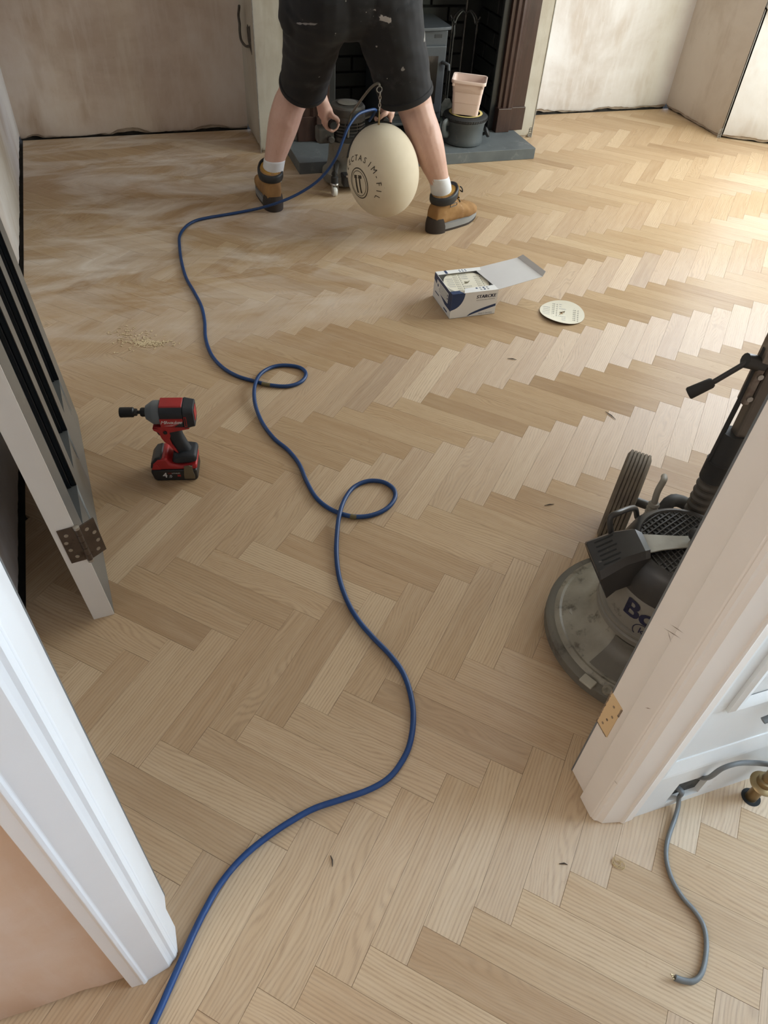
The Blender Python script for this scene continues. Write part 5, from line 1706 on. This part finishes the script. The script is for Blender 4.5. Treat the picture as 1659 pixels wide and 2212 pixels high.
barrel(-0.048, 0.012, 0.0325, 0.0330, 0.0325, 0.0330, 0.2125, 'motor_housing', GRIP, 0.018)
barrel(-0.047, 0.0115, 0.0215, 0.008, 0.0215, 0.008, 0.2395, 'red_top', RED, 0.005)
barrel(-0.076, -0.0485, 0.0290, 0.0300, 0.0335, 0.0340, 0.2110, 'rear_cap', GRIP, 0.014)
MB().box(-0.0775, -0.0755, -0.016, 0.016, 0.196, 0.230).build('rear_red_label', RED, drv, bevel=0.001)
MB().lathe([(0.0320, 0.0125), (0.0320, 0.030), (0.0300, 0.034), (0.0185, 0.050), (0.0170, 0.0505)], 32, Matrix.Translation((0, 0, 0.2140)) @ Matrix.Rotation(math.pi / 2, 4, 'Y')).build('nose_casting', GREYN, drv, smooth=30)
MB().lathe([(0.0085, 0.050), (0.0120, 0.0512), (0.0125, 0.060), (0.0105, 0.064), (0.0050, 0.0645), (0.0045, 0.073)], 24, Matrix.Translation((0, 0, 0.2150)) @ Matrix.Rotation(math.pi / 2, 4, 'Y')).build('collet', MATTB, drv, smooth=40)
MB().lathe([(0.0090, 0.0730), (0.0100, 0.0750), (0.0100, 0.0800), (0.0135, 0.0830), (0.0138, 0.1160), (0.0125, 0.1175), (0.0080, 0.1176), (0.0075, 0.1000)], 24, Matrix.Translation((0, 0, 0.2150)) @ Matrix.Rotation(math.pi / 2, 4, 'Y')).build('socket_bit', MATTB, drv, smooth=40)
# red name plate with white script, vent outline, battery print, belt clip
yl = S_ * 0.0327
MS = lambda x, z, y=yl: frame((x, y, z), (1 if S_ < 0 else -1, 0, 0), (0, 0, 1)) if S_ < 0 else frame((x, y, z), (-1, 0, 0), (0, 0, 1))
lab = MB().prism([(0.0125, 0.216), (0.0115, 0.190), (0.006, 0.1875), (-0.022, 0.1895), (-0.0475, 0.207), (-0.0475, 0.216)], min(yl, yl + S_ * 0.0006), max(yl, yl + S_ * 0.0006), 'y').build('name_plate', RED, drv)
put_text('Milwaukee', 0.0150, MS(-0.0165, 0.2045, yl + S_ * 0.0009), 'name_script', WHT, lab, shear=0.35, space=0.86)
MB().prism([(0.002, 0.1935), (-0.018, 0.1935), (-0.044, 0.2065), (-0.020, 0.1952)], min(yl + S_ * 0.0007, yl + S_ * 0.0011), max(yl + S_ * 0.0007, yl + S_ * 0.0011), 'y').build('script_underline', WHT, lab)
MB().box(-0.057, -0.0505, min(S_ * 0.0332, S_ * 0.0345), max(S_ * 0.0332, S_ * 0.0345), 0.190, 0.222).build('vent_outline', RED, drv)
MB().box(-0.0555, -0.052, min(S_ * 0.034, S_ * 0.0348), max(S_ * 0.034, S_ * 0.0348), 0.1925, 0.2195).build('vent', MATTB, drv)
yb_ = S_ * 0.0378
put_text('4', 0.026, MS(0.026, 0.0215, yb_), 'battery_print', WHT, bat)
put_text('4', 0.026, MS(0.0267, 0.0215, yb_ + S_ * 0.0002), 'battery_print', WHT, bat)
put_text('.0', 0.0135, MS(0.0125, 0.0175, yb_), 'battery_print', WHT, bat)
put_text('LITHIUM', 0.0060, MS(-0.004, 0.0285, yb_), 'battery_print', WHT, bat)
put_text('RED', 0.0060, MS(0.0125, 0.0285, yb_), 'battery_print', RED, bat)
MB().box(-0.0165, -0.0075, min(yb_, yb_ + S_ * 0.0003), max(yb_, yb_ + S_ * 0.0003), 0.0165, 0.0235).build('battery_badge', RED, bat)
CLIP = pm('belt_clip_steel', (0.20, 0.175, 0.125), 0.4, metal=0.7, col2=(0.15, 0.13, 0.095))
MB().prism([(-0.026, 0.010), (-0.055, 0.010), (-0.056, 0.022), (-0.053, 0.036), (-0.052, 0.056), (-0.044, 0.060), (-0.030, 0.057), (-0.0275, 0.040), (-0.0255, 0.022)][::-1], min(S_ * 0.0395, S_ * 0.0420), max(S_ * 0.0395, S_ * 0.0420), 'y').build('belt_clip', CLIP, drv, bevel=0.001)
MB().box(-0.052, -0.044, min(S_ * 0.0360, S_ * 0.0395), max(S_ * 0.0360, S_ * 0.0395), 0.044, 0.056).build('clip_mount', CLIP, drv)

# ------------------------------------------------------------------ box of sanding discs, loose disc
CARD = pm('white_card', (0.78, 0.79, 0.80), 0.6, col2=(0.74, 0.745, 0.755), vscale=5)
CARDI = pm('grey_card_inside', (0.60, 0.59, 0.60), 0.75, col2=(0.56, 0.55, 0.56), vscale=5)
NAVYP = pm('navy_print', (0.018, 0.045, 0.135), 0.5)
GREYT = pm('grey_print', (0.35, 0.36, 0.38), 0.6)
BX0, BX1, BY0, BY1, BH = 1.064, 1.251, 2.238, 2.418, 0.100
box = thing('cardboard_box', 'open white and navy cardboard box holding a stack of sanding discs', 'box', (1.1575, 2.328, 0.0))
tk = 0.0014
under(box, MB().box(BX0, BX1, BY0, BY1, 0.0003, 0.0018).build('bottom', CARDI))
fr = under(box, MB().box(BX0, BX1, BY0, BY0 + tk, 0.001, BH).build('front_side', CARD))
under(box, MB().box(BX0, BX1, BY1 - tk, BY1, 0.001, BH).build('back_side', CARD))
lf = under(box, MB().box(BX0, BX0 + tk, BY0 + tk, BY1 - tk, 0.001, BH).build('left_side', CARD))
under(box, MB().box(BX1 - tk, BX1, BY0 + tk, BY1 - tk, 0.001, BH).build('right_side', CARD))
ff = under(box, MB().prism([(1.112, BY0), (BX1, BY0), (BX1 - 0.002, BY0 + 0.036), (1.128, BY0 + 0.033)], BH, BH + tk).build('front_flap', CARD))
bf = under(box, MB().prism([(BX0 + 0.002, BY1 - 0.026), (BX1 - 0.006, BY1 - 0.024), (BX1, BY1), (BX0, BY1)], BH, BH + tk).build('back_flap', CARD))
# lid hinged on the right edge, thrown back, with a folded tuck lip
la = math.radians(3)
ML = Matrix.Translation((BX1, BY0, BH)) @ Matrix.Rotation(-la, 4, 'Y') @ Matrix.Rotation(math.radians(9), 4, 'Z')
lid = under(box, MB().add([(0, 0, 0), (0.205, 0.006, 0.0), (0.205, 0.176, 0.0), (0, 0.178, 0), (0, 0, tk), (0.205, 0.006, tk), (0.205, 0.176, tk), (0, 0.178, tk)], [(3, 2, 1, 0), (4, 5, 6, 7), (0, 1, 5, 4), (1, 2, 6, 5), (2, 3, 7, 6), (3, 0, 4, 7)], ML).build('lid', CARDI))
MB_ = MB().add([(0.205, 0.006, 0.0008), (0.205, 0.176, 0.0008), (0.223, 0.168, 0.013), (0.223, 0.014, 0.013), (0.2055, 0.006, 0.0022), (0.2055, 0.176, 0.0022), (0.2225, 0.168, 0.0144), (0.2225, 0.014, 0.0144)], [(0, 1, 2, 3), (7, 6, 5, 4), (0, 4, 5, 1), (1, 5, 6, 2), (2, 6, 7, 3), (3, 7, 4, 0)], ML)
under(box, MB_.build('tuck_lip', CARDI))


def on_front(o):
    o.parent = fr
    return o


yf = BY0 - 0.0004
MFr = lambda x, z: frame((x, yf, z), (1, 0, 0), (0, 0, 1))
for dx in (0, 0.0007, 0.0014):
    me = text_mesh('STARCKE', 0.0190, shear=0.12, space=1.0)
    me.transform(MFr(1.2035 + dx, 0.0790))
    on_front(link('print_name', me, NAVYP))
mb = MB()
x = 1.166
rnd_ = random.Random(3)
while x < 1.238:                            # a row of small illegible grey type
    w_ = rnd_.uniform(0.002, 0.006)
    mb.box(x, x + w_, yf - 0.0001, yf, 0.0645, 0.0668)
    x += w_ + 0.0016
on_front(mb.build('print_small_type', GREYT))
me = text_mesh('Made in Germany', 0.0080)
me.transform(MFr(1.2100, 0.0090))
on_front(link('print_origin', me, NAVYP))
sw_t = [(1.135 + 0.114 * u, 0.004 + 0.040 * u ** 0.62) for u in [k / 12 for k in range(13)]]
sw_b = [(1.135 + 0.114 * u, 0.003 + 0.031 * u ** 0.9) for u in [k / 12 for k in range(13)]]
on_front(MB().prism(sw_b + sw_t[::-1], yf - 0.0002, yf, 'y').build('print_swoosh', NAVYP))
# navy corner wrapping from the left side to the front
cor = [(BX0, BH + 0.0002), (BX0, 0.034)] + [(BX0 + 0.052 * math.sin(t), 0.036 + 0.062 * (1 - math.cos(t))) for t in [math.pi / 2 * k / 10 for k in range(1, 11)]] + [(BX0 + 0.052, BH + 0.0002)]
on_front(MB().prism(cor, yf - 0.0003, yf, 'y').build('print_corner', NAVYP))
under(box, MB().prism([(BX0, BY0), (1.1115, BY0), (1.1, BY0 + 0.022), (BX0, BY0 + 0.022)], BH - 0.0002, BH + tk).build('corner_flap', NAVYP))
xl = BX0 - 0.0004


def on_left(o):
    o.parent = lf
    return o


on_left(MB().prism([(BY0, 0.030), (BY0 + 0.06, 0.030), (BY0 + 0.11, 0.045), (BY0 + 0.15, 0.066), (BY1, 0.074), (BY1, BH), (BY0, BH)], xl, xl + 0.0003, 'x').build('print_field', NAVYP))
on_left(MB().box(xl - 0.0003, xl, BY0 + 0.034, BY0 + 0.150, 0.046, 0.086).build('print_label', CARD))
mb = MB()
for r_ in range(5):
    y = BY0 + 0.040
    while y < BY0 + 0.118:
        w_ = rnd_.uniform(0.003, 0.009)
        mb.box(xl - 0.0005, xl - 0.0003, y, y + w_, 0.051 + r_ * 0.0068, 0.0540 + r_ * 0.0068)
        y += w_ + 0.002
on_left(mb.build('print_small_type', GREYT))
for yy, zz, r_ in ((BY0 + 0.137, 0.068, 0.006), (BY0 + 0.040, 0.075, 0.004), (BY0 + 0.040, 0.063, 0.004)):
    on_left(MB().lathe([(r_, -0.0001), (r_, 0.0001)], 20, Matrix.Translation((xl - 0.0004, yy, zz)) @ Matrix.Rotation(math.pi / 2, 4, 'Y')).build('print_dot', NAVYP))
on_left(MB().box(xl - 0.0002, xl, BY0 + 0.03, BY0 + 0.065, 0.010, 0.016).build('print_small_type', NAVYP))
on_left(MB().box(xl - 0.0002, xl, BY1 - 0.06, BY1 - 0.02, 0.030, 0.034).build('print_small_type', NAVYP))
k = 0
for r_, (n_, x0) in enumerate(((4, 1.172), (3, 1.186))):
    for q in range(n_):
        o = MB().lathe([(0.0044, 0), (0.0044, 0.0002)], 18, Matrix.Translation((x0 + 0.014 * q, BY0 + 0.026 - 0.0125 * r_, BH + tk))).build('print_icon', NAVYP if (q + r_) % 2 == 0 else GREYT)
        o.parent = ff
for q in range(6):
    o = MB().lathe([(0.003, 0), (0.003, 0.0002)], 14, Matrix.Translation((1.160 + 0.012 * (q % 3), BY1 - 0.008 - 0.010 * (q // 3), BH + tk))).build('print_icon', NAVYP)
    o.parent = bf
o = MB().box(1.098, 1.108, BY1 - 0.0245, BY1, BH + tk, BH + tk + 0.0002).build('print_stripe', NAVYP)
o.parent = bf

BUFF = pm('buff_paper_backing', (0.73, 0.70, 0.60), 0.7, col2=(0.69, 0.655, 0.55), vscale=6)
GRIT = pm('brown_grit', (0.075, 0.05, 0.035), 0.9)
INK = pm('disc_ink', (0.05, 0.048, 0.042), 0.7)


def disc_mesh(name, th_, warp=0.0):
    n_ = 72
    R_ = 0.0868

    def star(a):
        return 0.0075 + 0.0135 * max(0, math.cos(2 * (a - 0.5))) ** 10 + 0.004 * max(0, math.cos(3 * a)) ** 6

    def zz(x, y):
        return warp * ((x * 0.8 + y * 0.6) / R_) ** 2
    rings = []
    for f_, z in ((1, 0), (1, th_), (0.6, th_), (0.25, th_), (0, th_), (0, 0)):
        ring = []
        for k in range(n_):
            a = 2 * math.pi * k / n_
            r = star(a) + (R_ - star(a)) * f_
            x, y = r * math.cos(a), r * math.sin(a)
            ring.append((x, y, z + zz(x, y)))
        rings.append(ring)
    mb = MB().loft(rings, cap=False)
    m0 = len(rings) - 1
    mb.f += [(m0 * n_ + k, m0 * n_ + (k + 1) % n_, (k + 1) % n_, k) for k in range(n_)]
    return mb


def disc_print(t, word, R_, ang, z, warp=0.0, big=0.0125):
    """rows of grit marks in columns over the backing paper"""
    Rz = Matrix.Rotation(ang, 4, 'Z')
    k = 0
    for ci, cx_ in enumerate((-0.052, 0.0, 0.030, 0.062)):
        for r_ in range(-5, 6):
            cy_ = r_ * 0.0145
            if math.hypot(abs(cx_) + 0.017, abs(cy_) + 0.005) > R_ or math.hypot(cx_, cy_) < 0.026:
                continue
            if ci in (0, 2):
                me = text_mesh(word, big, res=1)
                me.transform(Rz @ Matrix.Translation((cx_, cy_, 0)))
            else:
                q = MB()
                rr = random.Random(r_ * 7 + ci)
                x = cx_ - 0.014
                while x < cx_ + 0.012:
                    w_ = rr.uniform(0.0018, 0.004)
                    q.box(x, x + w_, cy_ - 0.0022, cy_ + 0.0022, 0, 0.00005, None)
                    x += w_ + 0.0012
                me = bpy.data.meshes.new('mark')
                me.from_pydata([tuple(p) for p in q.v], [], q.f)
                me.transform(Rz)
            for v in me.vertices:
                v.co.z += z + warp * ((v.co.x * 0.8 + v.co.y * 0.6) / 0.0885) ** 2
            link('grit_mark', me, INK if ci in (0, 2) else GREYT, t)


bcx, bcy = 1.1575, 2.328
th_ = 0.0036
proto = None
for k in range(24):
    z = 0.0022 + k * (th_ + 0.0002)
    if k == 23:
        t = thing('sanding_disc', 'topmost sanding disc printed P 100 in the open white box', 'sanding disc', (bcx, bcy, z), group='sanding discs in the box')
        o = disc_mesh('paper_backing', th_).build('paper_backing', BUFF, t, smooth=30)
        disc_print(t, 'P 100', 0.0885, math.radians(172), th_ + 0.0002)
    else:
        if proto is None:
            proto = disc_mesh('sanding_disc', th_).build('sanding_disc', BUFF, smooth=30)
            o = proto
        else:
            o = proto.copy()
            COL.objects.link(o)
        o.location = (bcx + random.uniform(-0.001, 0.001), bcy + random.uniform(-0.001, 0.001), z)
        o.rotation_euler = (0, 0, random.uniform(0, 6.28))
        tag(o, 'buff sanding disc stacked below the top one in the white box', 'sanding disc', 'sanding discs in the box')
lc = on(1214, 676, 2, 0.003)
t = thing('sanding_disc', 'single sanding disc printed P 40 lying loose on the oak floor', 'sanding disc', (lc.x, lc.y, 0.0005))
WARP = 0.009
disc_mesh('grit_layer', 0.0012, WARP).build('grit_layer', GRIT, t, smooth=30)
o = disc_mesh('paper_backing', 0.0012, WARP).build('paper_backing', BUFF, t, smooth=30)
o.location = (0, 0, 0.00125)
disc_print(t, 'P 40', 0.0885, math.radians(150), 0.0027, WARP)
for k in range(3):                          # paper tongues pushed through at the middle
    a = 0.6 + 2.1 * k
    MB().add([(0.010 * math.cos(a) - 0.005 * math.sin(a), 0.010 * math.sin(a) + 0.005 * math.cos(a), 0.003), (0.010 * math.cos(a) + 0.005 * math.sin(a), 0.010 * math.sin(a) - 0.005 * math.cos(a), 0.003), (0.004 * math.cos(a), 0.004 * math.sin(a), 0.009)], [(0, 1, 2)]).build('torn_tongue', BUFF, t)

# ------------------------------------------------------------------ hall: cut cables, radiator pipe
GCAB = pm('grey_flat_cable', (0.155, 0.165, 0.165), 0.5, col2=(0.13, 0.138, 0.138))
pts = [(0.812, 0.3915, 0.060), (0.816, 0.380, 0.058), tuple(on(1467, 1722, 2, 0.030)), tuple(on(1465, 1742, 2, 0.014))] + [tuple(on(x, y, 2, z)) for x, y, z in ((1458, 1768, 0.008), (1443, 1812, 0.006), (1439, 1850, 0.006), (1449, 1893, 0.006), (1472, 1935, 0.006), (1500, 1967, 0.006), (1519, 1998, 0.006), (1526, 2035, 0.006), (1523, 2075, 0.006), (1514, 2105, 0.006), (1497, 2120, 0.007), (1475, 2118, 0.008), (1458, 2112, 0.010))]
c_ = MB().tube(smooth_path(pts, 6), 0.0062, 10, flat=0.7).build('cut_cable', GCAB, smooth=80)
tag(lift(c_, pts[5]), 'grey cut cable trailing from the panelling hole across the hall floor', 'cable')
q0 = c_
e0, e1 = Vector(pts[-1]), Vector(pts[-2])
for k in range(3):
    cc = MB().tube([e0 + Vector((0, (k - 1) * 0.003, 0)), e0 + (e0 - e1).normalized() * 0.006 + Vector((0, (k - 1) * 0.0035, 0.001))], 0.0011, 6).build('copper_core', BRASS, c_)
    cc.matrix_parent_inverse = Matrix.Translation(-Vector(c_.location))
pts = [(0.848, 0.3915, 0.085), tuple(on(1530, 1680, 1, 0.372)), tuple(on(1560, 1660, 1, 0.366)), tuple(on(1595, 1649, 1, 0.364)), tuple(on(1630, 1648, 1, 0.364)), tuple(on(1665, 1651, 1, 0.364)), (1.12, 0.366, 0.02), (1.22, 0.370, 0.008)]
c_ = MB().tube(smooth_path(pts, 6), 0.0062, 10, flat=0.7).build('cut_cable', GCAB, smooth=80)
tag(lift(c_, pts[-1]), 'grey cable leaving the panelling hole along the base rail', 'cable')
s0 = on(1648, 1557, 1, 0.372)
pts = [tuple(s0), (s0.x + 0.03, 0.372, s0.z + 0.012), (s0.x + 0.09, 0.378, s0.z + 0.05), (s0.x + 0.13, 0.3945, s0.z + 0.08)]
c_ = MB().tube(smooth_path(pts, 6), 0.0062, 10, flat=0.7).build('cut_cable', GCAB, smooth=80)
tag(lift(c_, pts[-1]), 'stub of grey cable sticking out over the panelling base rail', 'cable')
pb = on(1622, 1722, 2, 0.0)
pipe = thing('radiator_pipe', 'brass radiator pipe with a loose collar rising from a hole in the floor', 'pipe', (pb.x, pb.y, 0))
under(pipe, MB().lathe([(0.0115, 0.0), (0.0115, 0.40)], 20, Matrix.Translation((pb.x, pb.y, 0))).build('pipe', BRASS, smooth=40))
under(pipe, MB().lathe([(0.0125, 0.060), (0.026, 0.0605), (0.027, 0.063), (0.024, 0.066), (0.0165, 0.068), (0.0165, 0.082), (0.0125, 0.083)], 28, Matrix.Translation((pb.x, pb.y, 0))).build('collar', BRASS, smooth=40))
under(pipe, MB().lathe([(0.0118, 0.0003), (0.0195, 0.0004)], 24, Matrix.Translation((pb.x, pb.y, 0)), cap=False).build('floor_hole', SOOT_SHADE))

# ------------------------------------------------------------------ litter on the floor
CHIP = pm('pale_shavings', (0.72, 0.60, 0.40), 0.8, col2=(0.62, 0.49, 0.30))
mb = MB()
rnd_ = random.Random(11)
for k in range(260):
    g = rnd_.gauss(0, 1)
    x, y = 322 + rnd_.gauss(0, 22), 741 + rnd_.gauss(0, 3.5)
    if k % 3 == 0:
        x, y = 285 + rnd_.gauss(0, 26), 730 + rnd_.gauss(0, 12)
    p = on(x, y, 2, 0.0006)
    a = rnd_.uniform(0, 6.28)
    l_, w_ = rnd_.uniform(0.002, 0.006), rnd_.uniform(0.0008, 0.002)
    mb.box(-l_, l_, -w_, w_, -0.0002, 0.0010, Matrix.Translation((p.x, p.y, 0.0008)) @ Matrix.Rotation(a, 4, 'Z') @ Matrix.Rotation(rnd_.uniform(-0.15, 0.15), 4, 'Y'))
o = mb.build('wood_shavings', CHIP)
p = on(322, 741)
lift(o, (p.x, p.y, 0))
o['kind'] = 'stuff'
tag(o, 'scatter of pale wood shavings on the oak floor beyond the impact driver', 'shavings')
SPL = pm('dark_splinter', (0.05, 0.032, 0.02), 0.8)
for x0, y0, x1, y1, lb in ((1308, 889, 1330, 906, 'long dark splinter on the floor below the loose sanding disc'), (1096, 774, 1116, 777, 'short thick dark splinter on the floor below the white box'), (714, 1848, 718, 1872, 'thin dark splinter lying beside the blue cable in the doorway'), (1176, 1092, 1197, 1089, 'curled brown splinter on the floor next to the buffer wheel'), (1208, 1866, 1226, 1868, 'small dark chip on the hall floor near the panelling')):
    a, b = on(x0, y0, 2, 0.0016), on(x1, y1, 2, 0.0016)
    m2 = a.lerp(b, 0.5) + Vector((0.002, 0.001, 0.0004))
    o = MB().tube([a, m2, b], [0.0007, 0.0016, 0.0006], 5).build('wood_splinter', SPL)
    tag(lift(o, (m2.x, m2.y, 0)), lb, 'splinter')
TW = pm('straw_fibre', (0.55, 0.40, 0.20), 0.8)
mb = MB()
for k in range(7):
    c = on(1335 + rnd_.uniform(-8, 12), 1862 + rnd_.uniform(-8, 8), 2, 0.0016)
    r_ = rnd_.uniform(0.005, 0.012)
    a0 = rnd_.uniform(0, 6.28)
    mb.tube([(c.x + r_ * math.cos(a0 + t * 0.5), c.y + r_ * math.sin(a0 + t * 0.5), 0.0013 + 0.0006 * (t % 2)) for t in range(7)], 0.0006, 4)
o = mb.build('fibre_tuft', TW)
p = on(1335, 1862)
tag(lift(o, (p.x, p.y, 0)), 'small tuft of straw coloured fibres on the hall floor', 'fibres')
